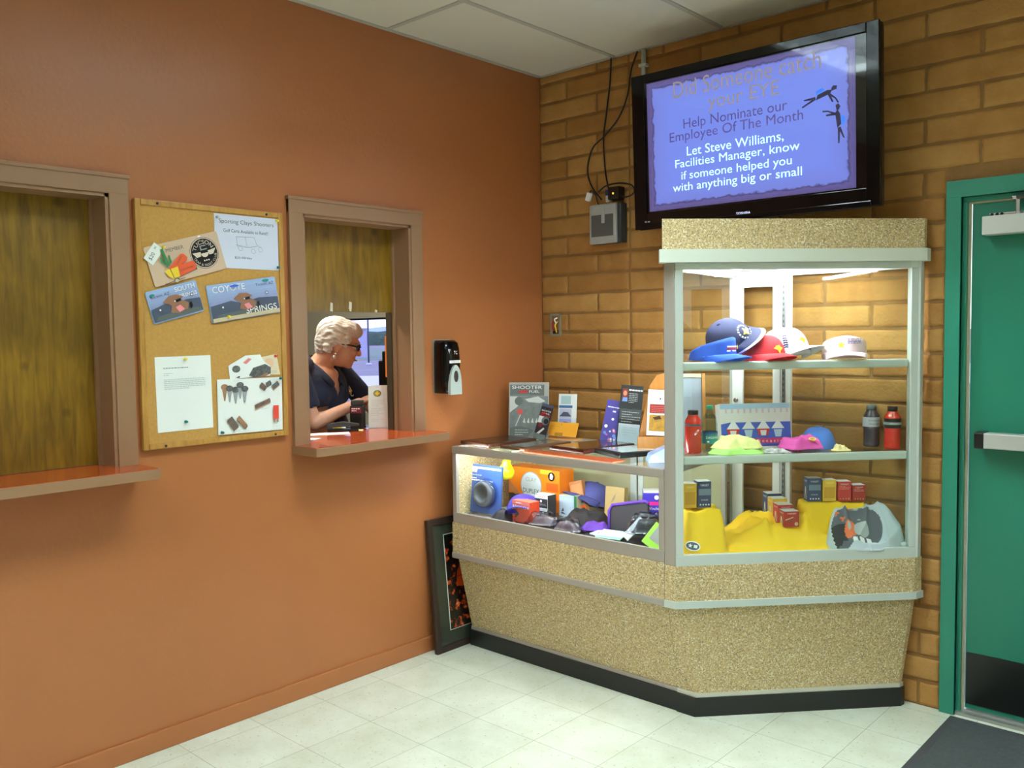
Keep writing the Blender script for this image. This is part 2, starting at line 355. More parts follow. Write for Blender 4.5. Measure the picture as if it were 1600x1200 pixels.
# adobe brick wall
BR = [M('adobe_brick_%s' % n, c, 0.82, var=0.5, vs=9.0, c2=c2, bump=0.7, bs=75) for n, c, c2 in (('ochre', (180, 132, 68), (158, 108, 48)), ('tan', (186, 140, 76), (166, 116, 56)), ('umber', (172, 122, 60), (150, 100, 42)))]
rnd = random.Random(5); b = MB()
DX0, DX1, DZ = 2.098, 3.16, 2.125
for x0, x1, z0, z1 in ((-0.13, DX0, 0, H), (DX0, DX1, DZ, H), (DX1, RX, 0, H)): b.box(x0, x1, 0.0065, 0.13, z0, z1, MORTAR)
struct(b.build('wall_back'))
b = MB(); CH = 0.1037; US = [0, 0.012, 0.028, .12, 0.25, .37, 0.5, .63, 0.75, .88, 0.972, 0.988, 1]; VS = [0, 0.05, 0.12, .3, 0.5, .7, 0.88, 0.95, 1]
def brick(x0, x1, z0, z1):
    jd = rnd.choice((.004, .005, .007, .0085)); sd = Vector((rnd.uniform(0, 90), rnd.uniform(0, 90), rnd.uniform(0, 90))); tilt = rnd.uniform(-0.002, 0.002); vs = []
    for v in VS:
        for u in US:
            x = x0 + (x1 - x0) * u; z = z0 + (z1 - z0) * v; e = min(min(u, 1 - u) * (x1 - x0), min(v, 1 - v) * (z1 - z0))
            nz = noise.noise(Vector((x * 14, z * 22, 0)) + sd)
            y = jd * max(0, 1 - e / 0.008) ** 1.5 + tilt * (u - .5) + nz * 0.0018 + .0012 * noise.noise(Vector((x * 45, z * 60, 2)) + sd) - 0.001
            k = 0.0035 if e < 0.004 else 0.0
            vs.append((x + k * noise.noise(Vector((x * 30, z * 30, 7)) + sd), y, z + k * noise.noise(Vector((x * 24, z * 24, 3)) + sd)))
    w = len(US); b.add(vs, [(j * w + i, j * w + i + 1, (j + 1) * w + i + 1, (j + 1) * w + i) for j in range(len(VS) - 1) for i in range(w - 1)], rnd.choice(BR), True)
for k in range(29):
    z0 = k * CH + 0.0065; z1 = min((k + 1) * CH - 0.0065, H)
    js = [0.183 + 0.4065 * i for i in range(-1, 13)] if k % 2 else [0.386 + 0.4065 * i for i in range(-1, 13)] + [0.59]
    js = sorted(set([0.0, RX] + [j for j in js if 0.05 < j < RX - 0.05]))
    for a, c in zip(js, js[1:]):
        a2, c2 = a + (0.006 if abs(a - 0.59) > .01 else 0.004) * (a > 0), c - 0.006
        segs = [(a2, c2)]
        if z0 < DZ + 0.055:
            segs = [(p, min(q, DX0 - 0.004)) for p, q in segs if p < DX0 - 0.03] + [(max(p, DX1 + 0.004), q) for p, q in segs if q > DX1 + 0.03]
        for p, q in segs: brick(p, q, z0, z1)
br = b.build('wall_back_bricks'); struct(br)
b = MB(); b.box(DX0, DX1, 0.012, 0.06, DZ, DZ + 0.062, M('lintel_shade_brown', (112, 74, 34), 0.5)); struct(b.build('trim_2'))  # lintel strip over the door; the recess's shade is put into its dark brown
CREAM = M('cream_wall_paint', (204, 186, 156), 0.6)
b = MB(); b.box(RX, RX + 0.1, RY, 0.14, 0, H, CREAM); struct(b.build('wall_right'))
b = MB(); b.box(-0.14, RX, RY - 0.1, RY, 0, H, CREAM); struct(b.build('wall_front'))

# ticket windows: casing, jamb, laminate ledge, sliding plywood shutter
def ticket_window(name, yy, zsh, chips):
    y0, y1 = yy
    r = bpy.data.objects.new(name, None); COL.objects.link(r); struct(r); r.location = (0, (y0 + y1) / 2, ZS); r['label'] = name.replace('_', ' ')
    h = (y1 - y0) / 2; t = 0.07; zt = ZT - ZS; zl = 0.035
    b = MB()
    for s in (-1, 1): b.box(-0.002, 0.02, s * h, s * (h + t), 0.0, zt + t - 0.006, TRIM, 0.004)
    b.box(-0.002, 0.021, -h - t, h + t, zt, zt + t - 0.008, TRIM, 0.004); b.box(-0.001, 0.026, -h - t - 0.006, h + t + 0.006, zt + t - 0.014, zt + t, TRIM, 0.003)
    b.build('casing', r)
    b = MB()
    for s in (-1, 1): b.box(-0.148, 0.012, s * (h - 0.012), s * h, zl, zt, TRIM)
    b.box(-0.148, 0.012, -h, h, zt - 0.012, zt, TRIM)
    for s in (-1, 1): b.box(-0.106, -0.094, s * (h - 0.024), s * (h - 0.012), zl, zt - 0.012, TRIM)
    b.build('jamb', r)
    b = MB(); b.box(-0.30, 0.172, -h - t - 0.002, h + t + 0.002, 0.004, zl, LEDGE)
    l = b.build('ledge', r)
    b = MB(); b.box(0.1725, 0.178, -h - t - 0.004, h + t + 0.004, -0.002, zl - 0.0015, TRIM, 0.001)
    for s in (-1, 1): b.box(0.001, 0.178, s * (h + t + 0.002), s * (h + t + 0.006), -0.002, zl - 0.0015, TRIM)
    b.build('ledge_edge', l)
    b = MB(); b.box(-0.122, -0.108, -h + 0.013, h - 0.013, zsh - ZS, zt - 0.012, PLY)
    sh = b.build('shutter', r)
    if chips:
        p = Print(0); cm = M('chipped_paint', (214, 208, 190), 0.6)
        for cy, w, hh, z in ((-0.075, 0.008, 0.035, 0.022), (0.03, 0.009, 0.03, 0.03), (0.03, 0.006, 0.012, 0.012), (0.18, 0.008, 0.008, 0.006)):
            p.poly([(cy - w, zsh - ZS + z - hh / 2), (cy + w * .8, zsh - ZS + z - hh / 2 - .003), (cy + w, zsh - ZS + z + hh / 2), (cy - w * .6, zsh - ZS + z + hh / 2 + .004)], cm)
        o = p.build('paint_chips', sh); o.rotation_euler = (0, 0, pi / 2); o.location = (-0.1075, 0, 0)
        b = MB(); b.box(-0.146, -0.108, h - 0.03, h - 0.0125, zl, zsh - ZS, M('dark_track', (62, 50, 30), 0.6)); b.build('shutter_track', r)
    return r
ticket_window('window_1', W1, 1.097, False)
ticket_window('window_2', W2, 1.663, True)

# green exit door
dr = bpy.data.objects.new('door_1', None); COL.objects.link(dr); struct(dr); dr.location = (DX0, 0, 0); dw = DX1 - DX0
b = MB()
b.box(0, 0.056, -0.014, 0.012, 0, DZ - 0.002, GREENF, 0.003); b.box(0.042, 0.056, -0.008, 0.125, 0, DZ - 0.05, GREENF); b.box(0.056, 0.072, 0.012, 0.032, 0, DZ - 0.08, GREENF)
b.box(dw - 0.056, dw, -0.014, 0.012, 0, DZ - 0.002, GREENF, 0.003); b.box(dw - 0.056, dw - 0.042, -0.008, 0.125, 0, DZ - 0.05, GREENF)
b.box(0, dw, -0.0145, 0.012, DZ - 0.066, DZ - 0.001, GREENF, 0.003); b.box(0.042, dw - 0.042, -0.008, 0.125, DZ - 0.066, DZ - 0.052, GREENF); b.box(0.056, dw - 0.056, 0.012, 0.032, DZ - 0.084, DZ - 0.066, GREENF)
b.build('door_frame', dr)
b = MB(); b.box(0.072, 0.081, 0.03, 0.04, 0.02, 2.034, M('cream_weatherstrip', (196, 190, 160), 0.6)); b.box(0.072, dw - 0.06, 0.03, 0.04, 2.034, 2.041, MC['cream_weatherstrip']); b.build('weatherstrip', dr)
b = MB(); b.box(0.083, dw - 0.062, 0.036, 0.08, 0.025, 2.036, GREEND, 0.003); b.build('door_panel', dr)
b = MB(); b.box(0.088, dw - 0.07, 0.032, 0.0365, 0.045, 0.255, M('black_kick_plate', (16, 18, 17), 0.28)); b.build('kick_plate', dr)
b = MB(); b.box(0.056, dw - 0.05, 0.0, 0.12, 0.0, 0.014, M('threshold_aluminium', (170, 172, 166), 0.4, 0.7)); b.box(0.056, dw - 0.05, 0.03, 0.06, 0.012, 0.02, MC['threshold_aluminium']); b.build('threshold', dr)
b = MB(); b.box(0.135, 0.135 + 0.31, -0.035, 0.035, 1.905, 1.975, M('closer_cover', (206, 208, 204), 0.4), 0.004); cl = b.build('closer_body', dr)
b = MB(); b.box(0.15, 0.43, 0.005, 0.035, 1.975, 1.988, STEEL, 0.003)
for x in (0.16, 0.178, 0.194): b.lathe([(0.006, -0.004), (0.006, 0.0)], BLACK, 12, Matrix.Translation((x, 0.004, 1.983)) @ Matrix.Rotation(pi / 2, 4, 'X'))
b.build('closer_bracket', cl)
b = MB(); b.box(0.235, 0.30, -0.03, 0.01, 2.028, 2.042, STEEL, 0.004); b.box(0.248, 0.262, -0.03, -0.016, 1.976, 2.03, STEEL, 0.003); b.tube([(0.255, -0.024, 2.036), (0.44, -0.16, 2.036)], 0.010, STEEL); b.tube([(0.44, -0.16, 2.034), (0.36, -0.02, 1.99)], 0.008, STEEL); b.build('closer_arm', cl)
b = MB(); b.box(0.155, dw - 0.12, -0.045, 0.012, 1.088, 1.148, M('grey_push_bar', (186, 186, 180), 0.42, 0.3), 0.005); b.box(0.16, dw - 0.13, 0.01, 0.036, 1.095, 1.141, DARK); pb = b.build('push_bar', dr)
b = MB(); b.box(0.122, 0.156, -0.047, 0.037, 1.086, 1.15, BLACK, 0.007); b.build('end_cap', pb)
# entrance mat
mt = thing('floor_mat', 'dark grey ribbed entrance mat lying before the green door', 'mat', (2.15, -0.04, 0))
b = MB(); b.box(0.03, 1.1, -1.9, -0.02, 0.001, 0.009, M('grey_mat_pile', (74, 80, 80), 0.95, var=0.35, vs=60, bump=1.0, bs=180)); b.build('pile', mt)
b = MB()
for p in ([(0, 0.0), (0.034, -0.02), (0.034, -1.9), (0, -1.94)], [(0, 0.0), (1.13, 0.0), (1.1, -0.02), (0.034, -0.02)], [(1.1, -0.02), (1.13, 0), (1.13, -1.94), (1.1, -1.9)], [(0, -1.94), (0.034, -1.9), (1.1, -1.9), (1.13, -1.94)]): b.prism(p, 0.0005, 0.008, M('mat_rubber', (66, 66, 70), 0.6))
b.build('rubber_border', mt)
# recessed ceiling lights (overhead, out of the frame, they light the room)
def troffer(loc, label, s=ROOM_LAMP):
    t = thing('ceiling_light', label, 'light', loc, group='recessed ceiling lights')
    b = MB(); fr = WHITEF
    for x0, x1, y0, y1 in ((-.305, -.295, -.61, .61), (.295, .305, -.61, .61), (-.295, .295, -.61, -.60), (-.295, .295, .60, .61)): b.box(x0, x1, y0, y1, 0.0, 0.125, fr)
    b.box(-.305, .305, -.61, .61, .125, .135, fr); b.build('housing', t)
    b = MB(); b.box(-.29, .29, -.595, .595, 0.105, 0.115, M('lit_diffuser', (232, 250, 254), 0.6, emit=s)); b.build('diffuser', t)
    b = MB(); lv = M('louver_aluminium', (150, 152, 150), 0.4, 0.3)
    for k in range(1, 3): b.box(-.295 + .59 * k / 3 - .002, -.295 + .59 * k / 3 + .002, -.60, .60, .004, .09, lv)
    for k in range(1, 6): b.box(-.295, .295, -.60 + 1.2 * k / 6 - .002, -.60 + 1.2 * k / 6 + .002, .004, .09, lv)
    b.build('louver', t)
for x, y, l in ((1.425, -1.69, 'lit ceiling panel over the floor before the display counter'), (1.425, -4.13, 'lit ceiling panel near the front wall on the painted wall side'), (3.865, -1.69, 'lit ceiling panel between the door and the room centre'), (3.865, -4.13, 'lit ceiling panel near the front wall away from the painted wall')):
    troffer((x, y, H - 0.001), l)

# ================================================================== office behind the windows
OG = M('office_wall_paint', (158, 158, 142), 0.6)
OX = -4.4; OY = -4.0; OH = 2.7; V0, V1, VZ0, VZ1 = -2.05, -1.0, 1.03, 1.672
b = MB(); b.box(OX, -0.13, OY, 0.14, -0.05, 0, M('office_carpet', (96, 92, 88), 0.95)); struct(b.build('floor_office'))
b = MB(); b.box(OX, -0.13, OY, 0.14, OH, OH + .04, CEIL); struct(b.build('ceiling_office'))
b = MB()
for x0, x1, z0, z1 in ((OX, V0, 0, OH), (V1, -0.13, 0, OH), (V0, V1, 0, VZ0), (V0, V1, VZ1, OH)): b.box(x0, x1, 0, 0.13, z0, z1, OG)
struct(b.build('wall_office_back'))
b = MB(); b.box(OX - .1, OX, OY, 0.13, 0, OH, OG); struct(b.build('wall_office_side'))
b = MB(); b.box(OX, -0.13, OY - .1, OY, 0, OH, OG); struct(b.build('wall_office_front'))
w3 = bpy.data.objects.new('window_3', None); COL.objects.link(w3); struct(w3); w3.location = (V0, 0.06, VZ0)
b = MB(); ww, wh = V1 - V0, VZ1 - VZ0; FR = M('dark_window_frame', (72, 74, 92), 0.5)
b.box(0, ww, -0.055, 0.05, 0.0, 0.025, M('pale_sill', (190, 190, 200), 0.5)); b.box(0, ww, -0.02, 0.02, 0.025, 0.05, FR); b.box(0, ww, -0.02, 0.02, wh - 0.012, wh, FR)
for x in (0, ww - 0.03): b.box(x, x + 0.03, -0.02, 0.02, 0.05, wh - 0.012, FR)
b.build('sash_frame', w3)
b = MB(); b.box(0.03, ww - 0.03, -0.003, 0.003, 0.05, wh - 0.012, glass_mat('office_window_glass', (226, 228, 250))); b.build('pane', w3)
ol = thing('ceiling_light', 'lit panel on the office ceiling behind the ticket windows', 'light', (-0.95, -1.5, OH - .001), group='office ceiling lights')
b = MB(); b.box(-.3, .3, -.61, .61, -0.03, 0, WHITEF); b.build('frame', ol); b = MB(); b.box(-.28, .28, -.59, .59, -0.036, -0.0302, M('lit_office_diffuser', (255, 246, 226), 0.6, emit=OFFICE_LAMP)); b.build('diffuser', ol)
# outdoors
b = MB(); b.box(-900, 300, 0.3, 900, -0.5, -0.3, M('gravel_ground', (132, 128, 140), 0.95, var=0.3, vs=0.6)); struct(b.build('ground'))
def along(u, v, d):   # ground point d metres out along a sight line
    q = at(u, v, 1, 0.0) - CAM; q.z = 0; q.normalize(); return CAM + q * d
fwd = (along(575, 560, 10) - CAM).normalized(); ang = math.atan2(fwd.y, fwd.x)
b = MB(); rnd = random.Random(3); ridge = []
for k in range(61):
    a = ang + R(-16 + 32 * k / 60); z = 14 + 7 * noise.noise(Vector((k * .35, 0, 0))) + 4 * noise.noise(Vector((k * 1.1, 5, 0))); ridge.append((a, z))
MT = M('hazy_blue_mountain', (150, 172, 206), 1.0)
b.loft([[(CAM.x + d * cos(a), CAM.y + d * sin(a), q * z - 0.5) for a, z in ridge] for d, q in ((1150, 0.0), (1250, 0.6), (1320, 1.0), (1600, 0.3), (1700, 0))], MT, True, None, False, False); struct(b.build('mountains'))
def out_box(name, u, d, w, dep, h, m, label, cat, v=560):
    p = along(u, v, d); t = thing(name, label, cat, (p.x, p.y, -0.3), (0, 0, ang - pi / 2)); b = MB(); b.box(-w / 2, w / 2, -dep / 2, dep / 2, 0, h, m); o = b.build('body', t); return t
HG = M('distant_hedge_leaf', (72, 96, 82), 0.95, var=0.6, vs=2)
p = along(590, 560, 160); b = MB(); b.slab(lambda u, v: (-70 + 140 * u, 3 * sin(pi * v), (2.6 + 0.5 * noise.noise(Vector((u * 40, v * 3, 0)))) * sin(pi * v) ** .5), 90, 6, 0.3, HG)
o = b.build('hedge_row'); o.location = (p.x, p.y, -0.3); o.rotation_euler = (0, 0, ang - pi / 2); tag(o, 'long dark green hedge across the field beyond the office window', 'hedge', kind='stuff')
p = along(590, 560, 95); b = MB(); b.box(-50, 50, -28, 28, 0.0, 0.03, M('dry_grass_field', (112, 132, 118), 0.95, var=.3, vs=.3)); o = b.build('field'); o.location = (p.x, p.y, -0.3); o.rotation_euler = (0, 0, ang - pi / 2); struct(o)
p = along(590, 560, 33); b = MB(); b.box(-30, 30, -7, 7, 0.0, 0.04, M('pale_concrete', (186, 184, 200), 0.9)); o = b.build('path'); o.location = (p.x, p.y, -0.3); o.rotation_euler = (0, 0, ang - pi / 2); struct(o)
t = out_box('shed', 560, 75, 1.5, 3.0, 2.35, M('lavender_stucco', (176, 170, 202), 0.8), 'pale lavender block shed standing outside the office window', 'shed')
b = MB(); b.box(-.85, .85, -1.6, 1.6, 2.35, 2.45, MC['lavender_stucco']); b.build('roof', t)
for u, d, lb in ((576, 55, 'thin grey post standing outside beyond the office window'), (606, 46, 'thin grey post outside, close to the edge of the shutter opening')):
    p = along(u, 560, d); t = thing('sign_post', lb, 'post', (p.x, p.y, -0.3), (0, 0, 0), 'posts outside the office window')
    b = MB(); b.lathe([(0.055, 0), (0.055, 3.05), (0.03, 3.1)], SLATE, 12); b.build('pole', t); b = MB(); b.lathe([(0.2, 0), (0.18, 0.12), (0.08, 0.16)], MC['pale_concrete'], 12); b.build('footing', t)
# ================================================================== display counter (parallel to the brick wall) and display case (set at an angle)
def offset_poly(poly, ds):
    """move each edge i (from point i to i+1) inward by ds[i]; counter-clockwise polygon"""
    n = len(poly); L = []
    for i in range(n):
        a, c = Vector(poly[i]), Vector(poly[(i + 1) % n]); d = (c - a).normalized(); nn = Vector((-d.y, d.x)); L.append((a + nn * ds[i], d))
    out = []
    for i in range(n):
        (a, d), (c, e) = L[i - 1], L[i]; k = d.x * e.y - d.y * e.x
        out.append(tuple(c) if abs(k) < 1e-9 else tuple(a + d * (((c - a).x * e.y - (c - a).y * e.x) / k)))
    return out
CX0, CX1, CY0, CY1 = 0.095, 1.303, -0.80, -0.17      # counter plan
ZD, ZTOP = 0.662, 1.01                               # deck and glass-top heights
ct = thing('display_counter', 'low glass display counter with speckled laminate base beside the tall case', 'display counter', (0, 0, 0))
def panel(poly_bot, poly_top, z0, z1, m, mb):
    mb.loft([[(x, y, z0) for x, y in poly_bot], [(x, y, z1) for x, y in poly_top]], m, False); return mb
CXB = CX1 - 0.071
PC = [(CX0, CY0), (CX1, CY0), (CXB, CY1), (CX0, CY1)]
def qy(x, y): return CX1 - 0.113 * (y - CY0) - (CX1 - x)   # points on lines parallel to the slanted end
b = MB(); b.prism(offset_poly(PC, [0.105, 0, 0.02, 0.0]), 0, 0.078, BLACKB); b.build('kick_base', ct)
b = MB(); panel(offset_poly(PC, [0.118, 0, 0, 0]), offset_poly(PC, [0.03, 0, 0, 0]), 0.094, 0.462, LAM, b); b.build('lower_panel', ct)
b = MB(); b.prism([(CX0 - .004, CY0 - .002), (CX1, CY0 - .002), (CXB, CY1), (CX0 - .004, CY1)], 0.492, 0.638, LAM); b.build('laminate_band', ct)
b = MB(); b.box(CX0 - .006, CX1, CY0 - .008, CY0 + .04, 0.462, 0.492, ALUD, 0.006); b.box(CX0 - .006, CX0 + .02, CY0, CY1, 0.462, 0.492, ALUD, 0.004); b.box(CX0, CX1, CY0 + 0.112, CY0 + 0.14, 0.078, 0.094, ALUD); b.build('metal_trim', ct)
b = MB(); b.prism(offset_poly(PC, [.014, .012, .005, .012]), 0.638, ZD, M('white_deck', (226, 230, 226), 0.4)); b.build('deck', ct)
b = MB(); t = 0.026
b.box(CX0, CX1, CY0, CY0 + .014, 0.638, 0.688, ALUD, 0.003)
for x in (CX0, CX1 - t): b.box(x, x + t, CY0, CY0 + .02, 0.688, ZTOP - .03, ALUD, 0.003)
b.box(CX0, CX1, CY0 - .003, CY0 + .022, ZTOP - .034, ZTOP + .002, ALUD, 0.005)
for x in (CX0, CX1 - .02):
    k = 0 if x == CX0 else .071
    for y0, z0, z1 in ((.02, ZTOP - .03, ZTOP + .001), (.014, .638, .672), (CY1 - CY0 - .02, .672, ZTOP - .03)):
        b.prism([(x - k * y0 / .63, CY0 + y0), (x + .02 - k * y0 / .63, CY0 + y0), (x + .02 - k, CY1), (x - k, CY1)], z0, z1, ALUD)
b.box(CX0, CXB, CY1 - .025, CY1, ZTOP - .03, ZTOP + .001, ALUD, 0.003); b.build('metal_frame', ct)
b = MB(); b.box(CX0 + t, CX1 - t, CY0 + .003, CY0 + .007, 0.688, ZTOP - .034, GLASS); b.build('front_glass', ct)
b = MB(); b.prism(offset_poly(PC, [.022, .02, .025, .02]), ZTOP - .006, ZTOP, GLASS); b.build('top_glass', ct)
b = MB(); b.box(CX0 + .006, CX0 + .010, CY0 + .02, CY1 - .02, 0.672, ZTOP - .03, LAM); b.build('end_panel', ct)
b = MB(); b.box(CX0 + .02, 0.745, CY1 - .018, CY1 - .012, 0.672, ZTOP - .03, M('back_door_panel', (170, 168, 130), 0.5)); b.box(0.72, 0.755, CY1 - .026, CY1 - .012, 0.668, ZTOP - .03, ALU, 0.003); b.build('sliding_back_panel', ct)
b = MB(); b.box(0.76, 0.79, CY1 - .016, CY1 - .004, 0.668, ZTOP - .03, ALU); b.box(0.79, CXB - .02, CY1 - .012, CY1 - .006, 0.672, ZTOP - .03, MC['back_door_panel']); b.build('sliding_back_panel', ct)
b = MB(); b.tube([(CX0 + .05, CY0 + .045, ZTOP - .022), (CX1 - .05, CY0 + .045, ZTOP - .022)], 0.011, M('lit_counter_tube', (244, 250, 255), 0.5, emit=COUNTER_LAMP), 12); b.build('light_tube', ct)

P0, P1, P2, P3, P4 = (1.305, -0.80), (1.356, -0.80), (2.02, -0.072), (2.03, -0.03), (1.222, -0.03)
PU = [P0, P1, P2, P3, P4]
A = Vector(P1); D = (Vector(P2) - A).normalized(); NN = Vector((D.y, -D.x)); LD = (Vector(P2) - A).length; RZ = math.atan2(D.y, D.x)
def fr(s, n, z): q = A + D * s + NN * n; return (q.x, q.y, z)           # along the angled front, n outwards
FX = Matrix.Translation((A.x, A.y, 0)) @ Matrix.Rotation(RZ, 4, 'Z')     # local x along the front, -y outwards
def low(ins, ind, x0=P0[0], ye=-.058):
    x0 = x0 - .113 * ins; a = A - NN * ind; y0 = -.80 + ins; t1 = (y0 - a.y) / D.y; t2 = (ye - a.y) / D.y
    return [(x0, y0), (a.x + D.x * t1, y0), (a.x + D.x * t2, ye), (a.x + D.x * t2 + .004, -.03), P4]
tc_ = thing('display_case', 'tall glass display case with speckled laminate base and header, angled to the brick wall', 'display case', (0, 0, 0))
b = MB(); b.prism(low(.100, .050), 0, 0.078, BLACKB); b.build('kick_base', tc_)
b = MB(); panel(low(.115, .058), low(.03, .022), 0.094, 0.462, LAM, b); b.build('lower_panel', tc_)
b = MB(); b.prism(offset_poly(PU, [-.002, -.002, 0, 0, 0]), 0.492, 0.632, LAM); b.build('laminate_band', tc_)
b = MB(); b.prism(offset_poly(PU, [-.009, -.009, -.008, 0, 0]), 0.464, 0.492, ALU); b.prism(low(.108, .054), 0.078, 0.095, M('pale_metal_strip', (206, 204, 192), 0.4, 0.3)); b.build('metal_trim', tc_)
b = MB(); b.prism(offset_poly(PU, [.02, .02, .015, .02, .01]), 0.632, 0.664, MC['white_deck']); b.build('deck', tc_)
ZC = 1.818
b = MB()
b.box(0.0, LD, 0, .016, 0.630, 0.676, ALU, 0.003, FX); b.box(0, LD, 0, .03, 1.792, ZC, ALU, 0.003, FX)
b.box(0, .032, 0.0, .028, 0.676, 1.792, ALU, 0.003, FX); b.box(LD - .03, LD, 0.0, .03, 0.676, 1.792, ALU, 0.003, FX)
b.box(P0[0] - .001, P1[0] - .004, P0[1], P0[1] + .03, 0.632, ZC, ALUD, 0.003)
b.box(2.0, 2.028, -0.072, -0.034, 0.632, ZC, ALU, 0.003)
YB = -0.10; XB = 1.226
b.box(XB - .012, XB + .012, YB - .014, YB + .02, 0.664, ZC, ALU, 0.003)
for z0, z1 in ((0.640, 0.672), (1.79, ZC)): b.prism([(P0[0] + .001, P0[1] + .02), (P0[0] + .021, P0[1] + .02), (XB + .012, YB), (XB - .008, YB)], z0, z1, ALUD)
b.box(XB, 2.0, YB + .004, YB + .024, 1.79, ZC, ALU); b.box(XB, 1.985, YB - .012, YB + .024, 0.664, 0.676, ALU, 0.002)
b.build('metal_frame', tc_)
b = MB(); b.box(.032, LD - .03, .006, .010, .676, 1.792, GLASS, 0, FX); b.build('front_glass', tc_)
b = MB(); b.prism([(P0[0] + .006, P0[1] + .03), (P0[0] + .010, P0[1] + .03), (XB + .004, YB - .014), (XB, YB - .014)], .672, 1.79, GLASS); b.build('side_glass', tc_)
b = MB(); b.box(1.51, 1.995, YB + .010, YB + .014, .676, 1.79, GLASS); b.build('back_glass', tc_)
# sliding back door, white frame and knob
b = MB(); x0, x1, z0, z1 = XB + .002, 1.458, 0.678, 1.79
for q in ((x0, x0 + .052, z0, z1), (x1 - .034, x1, z0, z1), (x0 + .052, x1 - .034, z1 - .045, z1), (x0 + .052, x1 - .034, z0, z0 + .05)): b.box(q[0], q[1], YB - .016, YB + .0, q[2], q[3], WHITEF, 0.003)
bd = b.build('back_door', tc_)
b = MB(); b.box(x0 + .052, x1 - .034, YB - .010, YB - .006, z0 + .05, z1 - .045, GLASS); b.build('door_glass', bd)
b = MB(); b.lathe([(0.004, 0), (0.005, .01), (0.011, .014), (0.011, .02), (0.006, .024)], STEEL, 16, Matrix.Translation((x0 + .028, YB - .016, 1.24)) @ Matrix.Rotation(pi / 2, 4, 'X')); b.build('knob', bd)
b = MB(); b.box(1.462, 1.506, YB - .014, YB + .006, .676, 1.79, WHITEF, 0.002); b.box(1.468, 1.482, YB - .018, YB - .0135, .70, 1.77, M('slotted_standard', (120, 122, 124), 0.4, 0.6))
for k in range(42): b.box(1.473, 1.477, YB - .0185, YB - .0178, .71 + k * .025, .722 + k * .025, BLACK)
b.build('shelf_standard', tc_)
ZS1, ZS2 = 1.432, 1.062
for z in (ZS1, ZS2):
    b = MB(); ins = offset_poly(PU, [.035, .034, .02, .0, .008]); xr = A.x + D.x * (LD - .09); b.prism([ins[0], ins[1], tuple(A + D * (LD - .06) - NN * .034), (A.x + D.x * (LD - .06) - NN.x * .034 - .01, YB - .02), (XB + .016, YB - .02)], z - .008, z, GLASS)
    sh = b.build('glass_shelf', tc_)
    b = MB(); b.box(.034, LD - .034, .012, .034, z - .032, z + .001, ALU, 0.006, FX); b.build('shelf_rail', sh)
b = MB(); HP = [(1.322, -0.836), (2.034, -0.056), (2.034, -.03), (1.226, -.03), (1.31, -0.82)]
b.prism(offset_poly(HP, [0, 0, 0, 0, 0]), 1.866, 1.986, LAM); b.build('header', tc_)
b = MB(); b.prism(offset_poly(HP, [-.022, -.016, 0, -.012, -.012]), ZC, 1.868, M('pale_ledge', (214, 220, 206), 0.4)); b.build('header_ledge', tc_)
b = MB(); b.box(.10, LD - .10, .048, .080, 1.808, 1.8175, WHITEF, 0.002, FX); lf = b.build('light_fitting', tc_)
b = MB(); b.box(1.268, 1.292, -.70, -.16, 1.806, 1.8175, WHITEF, .002); lg_ = b.build('light_fitting', tc_); b = MB(); b.tube([(1.283, -.68, 1.802), (1.283, -.20, 1.802)], .008, M('lit_case_tube', (244, 250, 255), 0.5, emit=CASE_LAMP), 12); b.build('light_tube', lg_)
b = MB(); b.tube([fr(.10, -.046, 1.8035), fr(LD - .26, -.046, 1.8035)], 0.009, M('lit_case_tube', (244, 250, 255), 0.5, emit=CASE_LAMP), 12); b.build('light_tube', lf)
b = MB(); pass

# ---------------------------------------------------------------- things in and on the cases
def flat_card(name, label, cat, loc, rz, tilt, w, h, t, face, back=None, group=None, roll=0.0, base_part='card', rim=None):
    """upright card: local x along its width, z up, front towards -y; returns the thing and a Print for its face"""
    o = thing(name, label, cat, loc, (tilt, roll, rz), group)
    b = MB(); b.box(-w / 2, w / 2, 0, t, 0, h, face, min(t / 3, .001)); b.build(base_part, o)
    return o, Print(-0.0002)
def carton(name, label, loc, rz, w, d, h, m, top=None, group=None, cat='box'):
    o = thing(name, label, cat, loc, (0, 0, rz), group)
    b = MB(); b.box(-w / 2, w / 2, 0, d, 0, h, m, .0012); b.build('carton', o)
    if top:
        b = MB(); b.box(-w / 2 + .001, w / 2 - .001, .001, d - .001, h, h + .0006, top); b.build('carton_lid', o)
    return o
def dome(mb, rfn, hfn, m, nr=16, na=56, mfn=None, z0=0.0):
    """closed cloth-like mound: rfn(angle) outline radius, hfn(r01, x, y) height"""
    vs = [(0, 0, z0 + hfn(0, 0, 0))]; fs = []; ms = []
    for k in range(1, nr + 1):
        q = k / nr
        for i in range(na):
            a = 2 * pi * i / na; rr = rfn(a) * q; x, y = rr * cos(a), rr * sin(a); vs.append((x, y, z0 + (hfn(q, x, y) if k < nr else min(0.004, hfn(q, x, y)))))
    for i in range(na): fs.append((0, 1 + i, 1 + (i + 1) % na))
    for k in range(nr - 1):
        for i in range(na): a = 1 + k * na + i; c = 1 + k * na + (i + 1) % na; fs.append((a, a + na, c + na, c))
    o = len(vs); vs += [(rfn(2 * pi * i / na) * cos(2 * pi * i / na), rfn(2 * pi * i / na) * sin(2 * pi * i / na), z0) for i in range(na)]
    for i in range(na): j = (i + 1) % na; fs.append((o - na + i, o + i, o + j, o - na + j))
    fs.append(tuple(range(o + na - 1, o - 1, -1)))
    off = len(mb.v); mb.v += vs
    for f in fs:
        c = sum((Vector(vs[i]) for i in f), Vector()) / len(f); q = mfn(c.x, c.y) if mfn and len(f) < 10 else m
        mb.f.append([i + off for i in f]); mb.m.append(mb.mi(q)); mb.sm.append(len(f) < 10)
    return mb
